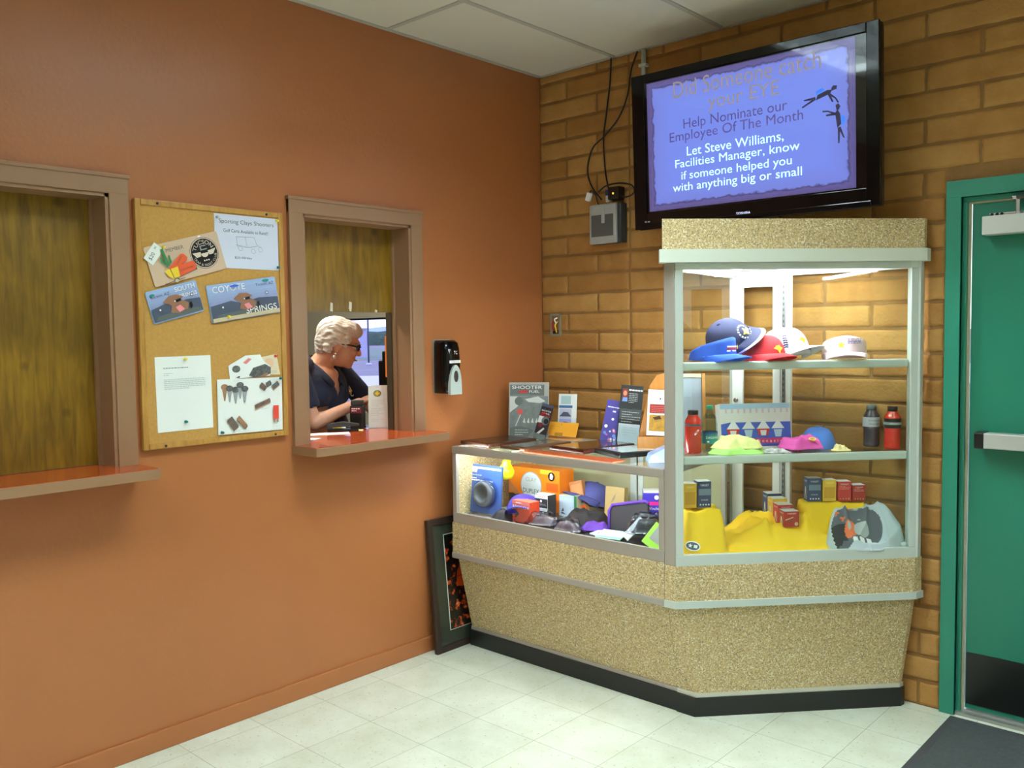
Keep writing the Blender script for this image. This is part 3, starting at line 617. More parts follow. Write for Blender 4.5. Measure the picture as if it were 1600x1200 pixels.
def folds(x, y, sd, sc=14.0, amp=0.012):
    v = Vector((x * sc + sd, y * sc * .8 - sd, sd * .37)); n1 = noise.noise(v); n2 = noise.noise(v * 2.3 + Vector((5, 1, 2)))
    c = max(0, 1 - abs(n1) * 3.2) ** 1.5; return amp * (c * 1.0 + n2 * 0.45 - .25)
def ss(e0, e1, x): t = max(0, min(1, (x - e0) / (e1 - e0))); return t * t * (3 - 2 * t)

# ---- caps
def cap(name, label, loc, rot, col, brimcol, logo, crown=True, trim=None, group='caps on the top shelf', stitch=None, sc=1.0):
    o = thing(name, label, 'cap' if crown else 'visor', loc, rot, group); rx, ry, h = .088 * sc, .098 * sc, .108 * sc
    b = MB(); zt = 0.0
    if crown:
        rings = []
        for k in range(15):
            q = k / 14; ph = q * pi / 2; f = cos(ph) ** .62 if k < 14 else 0.02
            rings.append([(rx * f * cos(2 * pi * i / 36), ry * f * sin(2 * pi * i / 36), h * sin(ph) ** 1.05) for i in range(36)])
        b.loft(rings, col, True, None, False); b.loft([[(x * .97, y * .97, z * .965) for x, y, z in r] for r in rings][::-1], col, True, None, False); b.loft([rings[0], [(x * .97, y * .97, z) for x, y, z in rings[0]]], col, False, None, False)
        o1 = b.build('crown', o); b = MB(); b.ell((0, 0, h), (.009, .009, .005), brimcol, 12, 8); b.build('button', o)
    else:
        def band(u, v):
            a = -pi / 2 + (u - .5) * 2 * R(150); hh = .092 * sc * (1 - .78 * (abs(u - .5) * 2) ** 1.4); return (rx * cos(a) * (1 - .06 * v), ry * sin(a) * (1 - .06 * v), .004 + hh * v)
        b.slab(band, 40, 5, .003, col, None, Vector((0, 0.4, 0)), smooth=True); o1 = b.build('headband', o)
    b = MB(); yf = -ry * .93
    def brim(u, v):
        a = (u - .5) * 2; x = rx * 1.02 * sin(a * R(84)) * (1 - .07 * v); y0 = -ry * cos(a * R(84)) * .98; y = y0 - .072 * sc * v * (1 - a * a) ** .55 - 0.002
        return (x, y, .010 - .030 * sc * a * a * (0.35 + .65 * v) + .02 - .010 * v)
    b.slab(brim, 24, 8, .003, brimcol, None, Vector((0, 0, -1)), (lambda u, v: trim if v > .80 else brimcol) if trim else None); ob = b.build('brim', o)
    if logo:
        p = Print(0, .0006); zc = .052 * sc if crown else .052 * sc
        logo(p)
        # wrap the flat emblem onto the crown
        def wrap(x, y, z):
            zz = zc + z; q = max(0.02, min(.98, zz / h)); f = (1 - q * q) ** .40 if crown else .985; a = -pi / 2 + x / (rx * f)
            k = 1.025 - y * 12
            return (rx * f * k * cos(a), ry * f * k * sin(a), zz)
        p.v = [wrap(q[0] * 1.3, q[1], q[2] * 1.3) for q in p.v]; p.build('emblem', o)
    if stitch:
        b = MB()
        for k in range(9):
            z = .02 + k * .0095; q = z / h; f = (1 - q * q) ** .40
            for a0, a1, dz in ((-2.55, -2.45, .004), (-2.45, -2.35, -.004)):
                b.tube([(rx * f * 1.015 * cos(a), ry * f * 1.015 * sin(a), z + dz * (j - .5)) for j, a in ((0, a0), (1, a1))], .0034, stitch, 6)
        for k in range(26):
            a = -pi + .2 + k * (pi - .4) / 25; b.tube([(rx * 1.012 * cos(a + e), ry * 1.012 * sin(a + e), .014 + .008 * j) for j, e in ((0, 0), (1, .03))], .0024, stitch, 5)
        b.build('lacing', o)
    return o
def star(p, cx, cz, r, m, n=5, k=.42, rot=0): p.poly([(cx + (r if i % 2 == 0 else r * k) * sin(pi * i / n + rot), cz + (r if i % 2 == 0 else r * k) * cos(pi * i / n + rot)) for i in range(2 * n)], m)
def ring_logo(p):
    p.disc(0, 0, .024, NAVY)
    for k in range(15): a = 2 * pi * k / 15; p.poly([(.022 * cos(a - .12), .022 * sin(a - .12)), (.022 * cos(a + .1), .022 * sin(a + .1)), (.018 * cos(a + .1), .018 * sin(a + .1)), (.018 * cos(a - .12), .018 * sin(a - .12))], WHITE)
    star(p, 0, 0, .014, YEL, 4, .5)
def gold_star(p): star(p, 0, 0, .018, YEL, 4, .45); star(p, 0, 0.001, .012, M('gold_thread', (196, 160, 40), .5), 4, .5, .6)
def pink_logo(p):
    star(p, -.016, .004, .012, YEL); p.lines(0.002, .045, .010, 4, -.0045, PURP, .002, 4, True)
def stripes(p):
    for k, m in enumerate((WHITE, RED, WHITE)): p.rect(-.028, .012, -.010 + k * .0065, -.0055 + k * .0065, m)
    star(p, .020, .004, .010, YEL)
CB, CNV, CR, CW, CP = M('royal_blue_cotton', (44, 92, 204), .8), M('navy_cotton', (30, 36, 72), .8), M('red_cotton', (206, 34, 44), .8), M('white_cotton', (232, 234, 238), .8), M('pale_pink_cotton', (244, 218, 222), .8)
def shelf_pt(u, v, z): q = at(u, v, 2, z); return (q.x, q.y, z)
zc = ZS1 + .001
def cap_at(s, n): q = A + D * s - NN * n; return (q.x, q.y)
x, y = cap_at(.185, .115); cap('visor', 'royal blue sun visor lying at the end of the cap shelf nearest the counter', (x, y, zc), (0, 0, RZ + R(38)), CB, CB, stripes, False)
x, y = cap_at(.290, .195); cap('baseball_cap', 'navy blue baseball cap with white and red edged brim', (x, y, zc + .066), (R(-10), R(-40), RZ + R(42)), CNV, CNV, ring_logo, True, M('white_red_trim', (240, 214, 220), .7))
x, y = cap_at(.400, .125); cap('baseball_cap', 'plain red baseball cap with a gold emblem', (x, y, zc), (0, 0, RZ + R(22)), CR, CR, gold_star, True, sc=.95)
x, y = cap_at(.535, .235); cap('baseball_cap', 'white baseball cap with navy lacing over the crown', (x, y, zc + .012), (R(-8), 0, RZ + R(30)), CW, CW, gold_star, True, stitch=M('navy_lacing', (44, 46, 92), .7), sc=1.08)
x, y = cap_at(.745, .135); cap('visor', 'pale pink sun visor with a gold star', (x, y, zc), (0, 0, RZ - R(20)), CP, CP, pink_logo, False, sc=1.0)

# ---- bottles on the middle shelf
def bottle(name, label, loc, prof, body, capm, rcap, hcap, sleeve, group='bottles on the middle shelf', rz=0):
    o = thing(name, label, 'bottle', loc, (0, 0, rz), group); zt = prof[-1][1]
    b = MB(); b.lathe(prof, body, 28); b.build('bottle_body', o)
    b = MB(); b.lathe([(rcap, zt - .002), (rcap, zt + hcap - .002), (rcap * .9, zt + hcap)], capm, 24); b.build('bottle_cap', o)
    for nm, r, z0, z1, m in sleeve: b = MB(); b.lathe([(r, z0), (r, z1)], m, 28, None, True, False); b.build(nm, o)
    return o
def curve_print(o, r, fn, name='label_print', a0=0.0):
    p = Print(0, .0003); fn(p); p.v = [((r - y) * sin(x / r + a0), -(r - y) * cos(x / r + a0), z) for x, y, z in p.v]; return p.build(name, o)
q = shelf_pt(1083, 708, ZS2 + .001); RB = M('red_drink_bottle', (214, 46, 30), .18, coat=.5)
o = bottle('drink_bottle', 'red energy drink bottle with black cap and slanted black stripe', q, [(.030, 0), (.0335, .004), (.0335, .122), (.031, .135), (.021, .152), (.019, .158)], RB, BLACK, .021, .016, [('label_band', .0338, .112, .120, SLATE)], rz=RZ)
def f(p):
    p.poly([(-.034, .004), (-.012, .004), (.034, .066), (.034, .094)], WHITE); p.poly([(-.030, .004), (-.015, .004), (.034, .070), (.034, .088)], BLACK)
    p.poly([(-.006, .080), (-.001, .075), (.016, .096), (.011, .100)], WHITE)
curve_print(o, .0338, f)
q = shelf_pt(1109, 706, ZS2 + .001); PB = glass_mat('clear_bottle_plastic', (222, 240, 241), 1.5, .03)
o = bottle('water_bottle', 'clear water bottle with green cap and teal label', q, [(.026, 0), (.031, .006), (.030, .03), (.031, .04), (.031, .112), (.026, .140), (.013, .168), (.012, .176)], PB, M('green_bottle_cap', (30, 158, 120), .4), .0135, .014, [('wrap_label', .0316, .036, .084, TEAL), ('label_rim', .0319, .078, .084, M('deep_blue_print', (52, 66, 160), .4))], rz=RZ)
curve_print(o, .0321, lambda p: (p.text('DASANI', 0, .062, .05, WHITE), p.rect(-.02, -.012, .042, .048, WHITE)))
SP = [(.028, 0), (.032, .005), (.032, .012), (.030, .016), (.032, .022), (.0315, .030), (.030, .034), (.032, .040), (.030, .050), (.032, .056), (.030, .066), (.032, .074), (.0335, .085), (.0335, .122), (.030, .134), (.019, .150), (.018, .156)]
q = shelf_pt(1361, 697, ZS2 + .001)
o = bottle('sports_drink_bottle', 'dark purple sports drink bottle with grey cap and white label', q, SP, M('purple_drink', (62, 54, 76), .12, coat=.6), M('grey_bottle_cap', (112, 120, 124), .45), .0195, .018, [('wrap_label', .034, .084, .124, M('pale_label', (214, 210, 226), .4))], rz=RZ)
curve_print(o, .0342, lambda p: (p.text('POWERADE', 0, .110, .052, SLATE), p.text('MIXED BERRY', 0, .096, .05, SLATE)))
q = shelf_pt(1394, 701, ZS2 + .001)
o = bottle('sports_drink_bottle', 'bright red sports drink bottle with black cap and black label', q, SP, M('red_drink', (222, 38, 26), .12, coat=.6), BLACK, .0195, .018, [('wrap_label', .034, .086, .126, BLACK), ('label_stripe', .0343, .100, .111, GREYP)], rz=RZ)
curve_print(o, .0346, lambda p: p.text('POWERADE', 0, .1055, .05, WHITE))
# ---- folded cloths, sign and cloth cap on the middle shelf
def cloth(name, label, cat, loc, rz, rx, ry, h, m, sd, amp=.010, sc=14, sq=.35, group=None, mfn=None, plate=.5, nr=16, na=56, wob=.08):
    o = thing(name, label, cat, loc, (0, 0, rz), group)
    def rfn(a):
        e = (abs(cos(a)) ** (2 / sq) + abs(sin(a)) ** (2 / sq)) ** (-sq / 2) if sq else 1
        return e * rx * ry / math.sqrt((ry * cos(a)) ** 2 + (rx * sin(a)) ** 2) * (1 + wob * noise.noise(Vector((cos(a) * 2 + sd, sin(a) * 2, sd))))
    b = MB(); dome(b, rfn, lambda q, x, y: max(.003, (h + folds(x, y, sd, sc, amp)) * (1 - ss(plate, 1.0, q) * .96)), m, nr, na, mfn)
    b.build('cloth', o); return o
YG, LG = M('pale_yellow_fabric', (240, 236, 158), .85), M('lime_fabric', (176, 222, 120), .85)
x, y = cap_at(.275, .085); cloth('folded_shirt', 'lime green folded shirt at the bottom of the pair beside the water bottle', 'shirt', (x, y, ZS2 + .001), RZ + .1, .122, .060, .020, LG, 3.1, .012, 13, .22, plate=.78)
x, y = cap_at(.282, .100); cloth('folded_shirt', 'pale yellow folded shirt lying over the lime green one', 'shirt', (x, y, ZS2 + .021), RZ + .05, .108, .054, .034, YG, 8.4, .022, 13, .22, plate=.78)
SPOT = M('spotted_fabric', (236, 234, 230), .85, var=.9, vs=60, c2=(70, 70, 78))
x, y = cap_at(.445, .085); cloth('bandana', 'white bandana with small dark spots lying between the folded shirts', 'bandana', (x, y, ZS2 + .001), RZ, .085, .045, .012, SPOT, 5.2, .006)
x, y = cap_at(.545, .095); cloth('folded_shirt', 'magenta folded shirt in front of the blue cap', 'shirt', (x, y, ZS2 + .0145), RZ + .15, .085, .060, .044, M('magenta_fabric', (226, 84, 172), .8), 9.9, .018, 11, .22, plate=.76)
p = Print(0); p.disc(0, 0, .016, YEL, .009); p.disc(0, 0, .011, M('gold_print', (178, 138, 60), .5), .006)
o = [c for c in S.objects if c.name.startswith('folded_shirt')][-1]; e = p.build('emblem', o); e.location = (.02, -.052, .040); e.rotation_euler = (R(-52), 0, 0)
x, y = cap_at(.66, .19); cap('baseball_cap', 'light blue cloth cap behind the magenta shirt', (x, y, ZS2 + .001), (0, 0, RZ + R(140)), M('sky_blue_fabric', (84, 136, 226), .8), M('sky_blue_fabric'), None, True, sc=.78, group=None)
x, y = cap_at(.705, .075); cloth('napkin', 'crumpled yellow napkin before the purple drink bottle', 'napkin', (x, y, ZS2 + .001), RZ, .04, .025, .016, M('yellow_napkin', (234, 214, 150), .85), 2.7, .012, 40)
x, y = cap_at(.395, .18)
o, p = flat_card('menu_box', 'white and blue cardboard box printed with frozen treats, standing behind folded shirts', 'box', (x, y, ZS2 + .001), RZ, R(-9), .30, .19, .06, WHITE, base_part='carton')
p.rect(-.148, .148, .012, .112, BLUE); p.rect(-.149, .149, .168, .189, M('light_sky_print', (176, 214, 244), .4)); p.poly([(-.15, .105), (-.15, .13), (0, .12), (.15, .125), (.15, .118), (0, .112), (-.11, .112)], WHITE); p.rect(-.148, .148, .024, .045, M('raspberry_print', (206, 50, 110), .4)); p.rect(-.148, .148, .0115, .018, M('deep_blue_print'))
for k, c in enumerate((-.098, -.033, .030, .092)):
    z = .05
    if k in (0, 2): p.poly([(c - .018, z + .006), (c + .018, z + .006), (c + .028, z + .034), (c - .028, z + .034)], RED); p.poly([(c - .010, z + .006), (c + .010, z + .006), (c + .014, z + .028), (c - .014, z + .028)], WHITE)
    else: p.poly([(c - .012, z), (c + .012, z), (c + .018, z + .03), (c - .018, z + .03)], M('ice_print', (190, 224, 246), .4))
    p.poly([(c - .028, z + .034), (c + .028, z + .034), (c + .012, z + .058), (c + .002, z + .074), (c - .010, z + .058)], M('cream_print', (238, 246, 250), .4))
p.text('O c c a s i o n', .062, .034, .13, WHITE, .012)
[p.rect(-.13 + k * .026, -.122 + k * .026, .150, .172, M('faint_pink_print', (226, 204, 220), .5)) for k in range(11)]
p.build('print', o)
# ---- bottom deck: yellow shirts, cartons, grey shirt
ZB = .665
YS = M('yellow_shirt_cotton', (252, 206, 34), .85)
def frame_local(u, v, z): q = at(u, v, 2, z); w = Vector((q.x, q.y)) - A; return (w.dot(D), -w.dot(NN))
def drape(name, label, s0, n0, rx, ry, hf, sd, extra=None, amp=.012, sq=.5, rz=0):
    x, y = cap_at(s0, n0); o = thing(name, label, 'shirt', (x, y, ZB), (0, 0, RZ + rz), 'yellow shirts on the case floor')
    def rfn(a):
        e = (abs(cos(a)) ** (2 / sq) + abs(sin(a)) ** (2 / sq)) ** (-sq / 2)
        return e * rx * ry / math.sqrt((ry * cos(a)) ** 2 + (rx * sin(a)) ** 2) * (1 + .06 * noise.noise(Vector((cos(a) * 2.3 + sd, sin(a) * 2.3, sd))))
    b = MB(); dome(b, rfn, lambda q, x, y: max(.004, hf(x, y) + (folds(x, y, sd, 8, amp) + folds(x, y * .4, sd + 9, 17, amp * .35)) * (1 - ss(.62, 1, q)) * (1 if hf(x, y) < .9 else 0)) * (1 - ss(.8, 1.0, q) * .9), YS, 26, 84); b.build('cloth', o)
    if extra: extra(o)
    return o
# support heights: shirts thrown over tiers, boxes stand on top
ZL, ZM, ZR = .845, .755, .850
drape('shirt', 'yellow shirt draped over a tier at the case end nearest the counter', .135, .130, .105, .115, lambda x, y: (ZL - ZB - .010) * ss(-.112, -.060, y) * (1 - ss(.065, .105, abs(x))), 4.2, amp=.018, sq=.45)
def mid_h(x, y):   # local: x along the front, y away from it, origin at s .50, n .20
    pl = ss(-.16, -.085, y) * (1 - ss(.10, .20, abs(x - .01))); return .012 + (ZM - ZB - .014) * pl + .022 * (1 - ss(.0, .14, abs(y + .13))) * (1 - ss(.2, .42, abs(x + .05)))
drape('shirt', 'large yellow shirt spread across the middle of the case floor', .485, .200, .36, .168, mid_h, 7.7, amp=.040, sq=.55)
drape('shirt', 'yellow shirt draped over the tier behind the grey shirt', .700, .150, .165, .085, lambda x, y: (ZR - ZB - .006) * ss(-.085, -.05, y) * (1 - ss(.125, .165, x)) * (1 - ss(.13, .165, -x)), 2.9, amp=.008, sq=.35, rz=-.06)
# oval badge on the end shirt
x, y = cap_at(.065, .022); o = [c for c in S.objects if c.name.startswith('shirt')][0]
p = Print(0, .0004); p.disc(0, 0, .030, WHITE, .019); p.disc(0, 0, .026, SLATE, .015); star(p, -.010, 0, .010, WHITE); p.rect(.004, .018, -.006, .006, WHITE); e = p.build('badge', o); e.location = (-.062, -.112, .042); e.rotation_euler = (R(-14), R(10), R(-16))
NV, YC, RC, RC2 = M('navy_carton', (58, 72, 112), .4), M('yellow_carton', (236, 190, 62), .4), M('red_carton', (206, 62, 54), .4), M('dark_red_carton', (178, 52, 46), .4)
LID = M('white_carton_lid', (236, 236, 232), .5)
def ammo(label, s0, n0, z, m, w, d, h, kind, side, grp, drz=0):
    x, y = cap_at(s0, n0); o = carton('cartridge_carton', label, (x, y, z), RZ + drz, w, d, h, m, LID, grp)
    p = Print(-.0002); p.rect(-w / 2 + .001, w / 2 - .001, .001, h - .001, m)
    def face():
        p.text('TARGET', 0, h * .86, w * .62, WHITE if kind != 'y' else M('cream_ink', (250, 238, 190), .5), h * .075)
        if kind == 'n': p.rect(-w * .42, w * .46, h * .48, h * .72, M('grey_blue_print', (122, 142, 162), .4)); p.text('20 GAUGE', 0, h * .30, w * .5, WHITE, h * .05); [p.disc(-w * .3 + k * w * .2, h * .12, w * .06, WHITE, n=10) for k in range(4)]
        elif kind == 'y': p.rect(-w * .4, w * .4, h * .14, h * .66, M('amber_print', (214, 160, 52), .4))
        elif kind == 'r': p.lines(-w * .38, w * .38, h * .62, 3, -h * .07, M('pale_red_print', (236, 160, 150), .5), .002, 3); [p.disc(-w * .3 + k * w * .2, h * .12, w * .05, M('pale_red_print'), n=8) for k in range(4)]
        else: p.poly([(-w * .44, h * .36), (w * .2, h * .5), (w * .46, h * .74), (w * .46, h * .62), (-w * .1, h * .34)], M('sepia_print', (112, 84, 66), .5)); p.poly([(-w * .44, h * .5), (w * .1, h * .66), (w * .1, h * .6), (-w * .44, h * .42)], M('buff_print', (206, 180, 140), .5)); p.disc(w * .3, h * .2, w * .12, M('buff_print'))
    face(); p.build('front_print', o)
    if side:
        q = Print(-.0002); q.text('TARGET', d * .5, h * .86, d * .7, WHITE, h * .08); q.poly([(d * .3, h * .08), (d * .42, h * .08), (d * .5, h * .45), (d * .6, h * .08), (d * .72, h * .08), (d * .6, h * .62), (d * .42, h * .62)], M('pale_figure_print', (230, 224, 190), .5))
        e = q.build('side_print', o); e.rotation_euler = (0, 0, -pi / 2); e.location = (-w / 2, d, 0)
    return o
g = 'cartridge cartons in the case'
ammo('yellow carton on the draped tier at the counter end, beside a navy one', .083, .085, ZL, YC, .053, .052, .098, 'y', False, g)
ammo('navy carton on the draped tier at the counter end, beside a yellow one', .141, .083, ZL, NV, .056, .052, .106, 'n', True, g)
for lb, n0, m, h, k in (('small red carton at the front of the diagonal row on the middle shirt', .078, RC2, .064, 's'), ('red carton second from the front in the diagonal row on the middle shirt', .143, RC, .078, 'r'), ('yellow carton third from the front in the diagonal row on the middle shirt', .205, YC, .092, 'y'), ('navy carton at the back of the diagonal row on the middle shirt', .268, NV, .102, 'n')):
    ammo(lb, .502 + (n0 - .078) * .02, n0, ZM, m, .062, .060, h, k, True, g)
for lb, s0, n0, m, w, h, k in (('navy carton in the row of four on the rear tier', .612, .112, NV, .056, .096, 'n'), ('yellow carton in the row of four on the rear tier', .674, .108, YC, .056, .088, 'y'), ('red carton in the row of four on the rear tier, next to the small one', .736, .104, RC, .056, .080, 'r'), ('small dark red carton ending the row of four on the rear tier', .796, .100, RC2, .054, .064, 'r')):
    ammo(lb, s0, n0, ZR, m, w, .048, h, k, True, g, -.06)
# grey shirt with a round dark print, thrown over the front of the rear tier
GS = M('grey_shirt_cotton', (186, 200, 205), .85); GP = M('dark_shirt_print', (92, 98, 106), .7); GO = M('orange_shirt_print', (224, 112, 62), .7); GK = M('black_shirt_print', (44, 46, 50), .7); GL = M('silver_shirt_print', (170, 178, 176), .7); GW = M('white_shirt_print', (236, 238, 236), .7)
x, y = cap_at(.795, .054); o = thing('shirt', 'grey shirt with a dark printed half circle, bunched at the door end of the case', 'shirt', (x, y, ZB), (0, 0, RZ))
def gs_mat(x, y):
    u, v = (x + .035) / .105, (y + .012) / .042
    if u * u + v * v > 1 or v < -.75: return GS
    if v < -.52: return GW if -.3 < u < .45 and int(u * 11 + 40) % 3 else GP
    if (u - .15) ** 2 * 1.5 + (v + .14) ** 2 < .13: return GL
    if (u + .27) ** 2 * 2.2 + (v + .12) ** 2 < .13: return GO if (u + .3) ** 2 * 6 + (v - .02) ** 2 > .03 else GL
    if u < -.45 and v < .2: return GK
    if v > .3 and noise.noise(Vector((u * 4, v * 4, 4))) > .28: return GL if u > -.1 else GO
    return GP
def gs_r(a): return (.175 if cos(a) > 0 else .165) * (1 + .10 * noise.noise(Vector((cos(a) * 2, sin(a) * 2, 3)))) / math.sqrt(cos(a) ** 2 + (sin(a) * 3.0) ** 2) * (1.0)
def gs_h(q, x, y): return max(.005, (.030 + .132 * ss(-.052, .034, y) * (1 - ss(.08, .185, x) * .9) * (1 - ss(.11, .18, -x) * .8) + .035 * ss(.05, .13, x)) * (1 - ss(.86, 1, q) * .8) + folds(x, y, 6.1, 13, .016))
b = MB(); dome(b, gs_r, gs_h, GS, 44, 160, gs_mat); b.build('cloth', o)
x, y = cap_at(.93, .055)
for k, (lb, dz) in enumerate((('lower white price pad on the case floor at the door end', 0), ('upper white price pad on the case floor at the door end', .0125))):
    o = thing('paper_pad', lb, 'paper pad', (x - .004 * k, y - .003 * k, ZB + dz), (0, 0, RZ + .2 - .25 * k), 'white price pads'); b = MB(); b.box(-.05, .05, -.035, .035, 0, .012, PAPER, .001); b.build('pad', o)

# ================================================================== goods inside the low counter
ZG = ZD + .001
q = at(727, 800, 2, ZG); q2 = at(781, 808, 2, ZG)
BP = M('blue_package_card', (76, 118, 190), .35, var=.25, vs=4, c2=(52, 84, 150))
o, p = flat_card('blister_pack', 'blue hanging package holding a coiled dark ring behind the counter glass', 'package', ((.082 + .288) / 2 + .012, -.690, ZG + .014), .02, R(-6), .205, .235, .012, BP, base_part='backing_card')
p.rect(-.098, .098, .214, .224, WHITE); p.poly([(-.098, .196), (-.062, .196), (-.056, .216), (-.098, .216)], WHITE); p.text('CAMCO', -.080, .205, .028, BLUE); p.text('Drain Hose Seal', -.062, .184, .068, WHITE); p.lines(-.094, .05, .158, 1, .01, WHITE, .007, 2, True); p.lines(-.094, -.06, .168, 1, .01, WHITE, .005, 5, True)
p.build('print', o)
b = MB(); b.lathe([(.034, 0), (.062, 0), (.065, .010), (.060, .034), (.050, .044), (.038, .040), (.033, .02)], M('dark_rubber_ring', (86, 92, 100), .35), 40, Matrix.Translation((.012, -.001, .098)) @ Matrix.Rotation(pi / 2, 4, 'X')); b.build('rubber_ring', o)
b = MB(); b.lathe([(.076, 0), (.074, .012), (.070, .028), (.066, .03)], glass_mat('blister_plastic', (206, 220, 244), 1.4, .03), 40, Matrix.Translation((.012, -.001, .098)) @ Matrix.Rotation(pi / 2, 4, 'X'), cap=False); b.build('blister', o)
b = MB(); b.lathe([(.0, .0), (.032, .012), (.042, .034), (.041, .05), (.031, .066), (.022, .080), (.020, .094), (.015, .104), (0, .108)], M('bright_yellow_rubber', (244, 238, 20), .32), 28); o = thing('rubber_bulb', 'bright yellow pear-shaped rubber bulb hanging before the orange kit box', 'rubber bulb', tuple(at(790, 750, 1, -.615)), (0, R(6), 0)); b.build('bulb', o)
b = MB(); b.tube([(0, 0, .104), (0, .0, .118)], .007, MC['bright_yellow_rubber'], 10); b.build('neck', o); b = MB(); b.tube([(0, 0, .115), (.004, .02, .125), (.004, .12, .125)], .0015, BLACK, 6); b.build('hanging_cord', o)
# orange kit box
o = carton('kit_box', 'large orange reloading kit box at the back of the counter', (.335, -.475, ZG), 0.0, .335, .11, .222, ORG, None)
p = Print(-.0002); p.rect(-.166, .090, .0, .092, M('charcoal_print', (50, 52, 54), .4)); p.rect(-.166, .166, .085, .22, ORG); p.rect(.045, .12, .200, .2205, M('light_amber_print', (250, 196, 50), .4))
p.disc(-.015, .135, .070, GREYP); p.disc(-.015, .135, .066, M('pale_steel_print', (206, 216, 216), .4))
p.text('CLAY', -.015, .165, .07, GREYP, .02); p.text('DUPLEX', -.015, .108, .105, BLACK, .022); p.text('CLEAN KIT', .010, .078, .15, WHITE, .020); p.disc(.118, .192, .022, BLACK); p.poly([(.108, .180), (.124, .178), (.13, .196), (.120, .208), (.110, .204)], WHITE)
p.rect(.085, .160, .12, .16, M('deep_orange_print', (224, 92, 24), .4)); p.rect(.098, .150, .05, .11, M('deep_orange_print')); p.poly([(-.16, .15), (-.09, .09), (-.12, .08), (-.166, .11)], M('copper_print', (196, 128, 80), .4)); p.lines(-.15, -.125, .205, 1, .01, WHITE, .006, 2)
p.build('print', o)
cap('baseball_cap', 'violet and blue cap lying behind the red cartridge carton', (.392, -.615, ZG + .008), (R(-22), 0, R(30)), M('violet_cotton', (72, 60, 170), .8), M('bright_blue_cotton', (58, 98, 214), .8), None, True, None, None, sc=1.0)
q = at(815, 815, 2, ZG)
o = carton('cartridge_carton', 'tomato red cartridge carton behind the counter glass', (.452, -.700, ZG), -.10, .122, .062, .105, M('tomato_carton', (214, 74, 44), .4), M('salmon_lid', (232, 120, 96), .4), 'cartridge cartons in the counter')
p = Print(-.0002); p.rect(-.060, .060, .088, .104, M('salmon_lid')); p.lines(-.035, .035, .096, 1, .01, WHITE, .004, 2); p.text('FIOCCHI', .006, .078, .098, WHITE, .014); p.poly([(-.058, .084), (-.048, .084), (-.052, .070)], WHITE); p.poly([(-.040, .02), (-.040, .066), (-.012, .044)], M('dark_olive_print', (72, 62, 40), .5)); p.rect(-.058, -.053, .002, .066, M('salmon_lid')); p.build('print', o)
o = carton('cartridge_carton', 'black cartridge carton with grey lettering between the red and the green boxes', (.478, -.585, ZG), .0, .085, .06, .122, M('black_carton', (44, 46, 50), .4), LID, 'cartridge cartons in the counter')
p = Print(-.0002); p.rect(-.04, .04, .104, .121, M('pale_steel_print')); p.text('TARGET', 0, .112, .05, RED, .006); p.disc(0, .092, .006, WHITE); p.text('FEDERAL', 0, .076, .066, GREYP, .009); p.rect(-.036, .036, .045, .060, M('pale_steel_print')); p.text('TARGET LOAD', 0, .052, .06, GK, .006); p.rect(.041, .0425, .02, .12, WHITE); p.build('print', o)
o = carton('cartridge_carton', 'pale blue and green carton in the middle of the counter', (.548, -.470, ZG), .18, .095, .055, .110, M('pale_blue_carton', (176, 200, 226), .4), M('cream_lid', (222, 222, 190), .5), 'cartridge cartons in the counter')
p = Print(-.0002); p.rect(.034, .0475, 0, .11, GRN); p.rect(-.044, .03, .008, .1, M('misty_print', (190, 212, 232), .4)); p.poly([(-.036, .03), (-.02, .034), (-.026, .05)], SLATE); p.poly([(-.04, .02), (-.01, .018), (-.03, .03)], SLATE); p.build('print', o)
e = MB(); e.box(.0476, .0482, 0, .055, .0, .11, M('cream_lid')); e.build('side_print', o)
# orange and brown bag, violet holder, wooden box, dark gear
o = carton('powder_pouch', 'tan and orange packet leaning at the back of the counter', (.585, -.42, ZG + .012), .0, .075, .03, .165, M('tan_packet', (196, 132, 82), .5), None, None, 'packet'); o.rotation_euler = (R(-8), R(-16), .1)
p = Print(-.0002); p.rect(-.037, .037, .0, .045, M('deep_orange_print')); p.rect(-.037, .037, .045, .085, M('taupe_print', (120, 112, 100), .5)); p.rect(-.03, .03, .10, .15, M('amber_tan_print', (214, 152, 96), .5)); p.build('print', o)
cap('baseball_cap', 'slate blue cap standing behind the black gear in the counter', (.575, -.32, ZG + .05), (R(-20), 0, R(-20)), M('slate_blue_cotton', (84, 92, 164), .8), M('slate_blue_cotton'), None, True, None, None, sc=1.0)
o = carton('carton', 'pale kraft carton standing before the sliding back panel', (.745, -.37, ZG + .008), .04, .108, .03, .150, M('kraft_card', (204, 178, 118), .5, var=.15, vs=30, stretch=(1, 1, 6)), None, None, 'carton'); o.rotation_euler = (R(-6), 0, .04)
p = Print(-.0002); p.poly([(-.02, .07), (.0, .09), (.006, .12), (-.008, .1)], M('grey_bird_print', (150, 144, 120), .5)); p.poly([(.0, .03), (.05, .06), (.05, .07), (.01, .05)], M('grey_bird_print')); p.build('print', o)
BKF = M('black_fabric', (34, 34, 38), .8)
cloth('carry_bag', 'black fabric bag lying in the middle of the counter', 'bag', (.70, -.52, ZG), .1, .13, .10, .055, BKF, 11.3, .016, 16, .5)
for lb, (x, y), w in (('broad black cloth spread along the counter front', (.80, -.60), .46),): cloth('display_cloth', lb, 'cloth', (x, y, ZG), -.02, w, .165, .006, BKF, 1.7, .005, 10, .35, wob=.05)
VIO = M('violet_fabric', (92, 52, 160), .8)
o = thing('tool_bag', 'black folded stool bag with violet binding in the counter', 'bag', (.985, -.585, ZG + .012), (R(-24), R(-8), .25)); b = MB(); b.box(-.09, .09, -.012, .012, 0, .128, M('charcoal_canvas', (40, 40, 47), .8), .008); b.build('canvas_body', o)
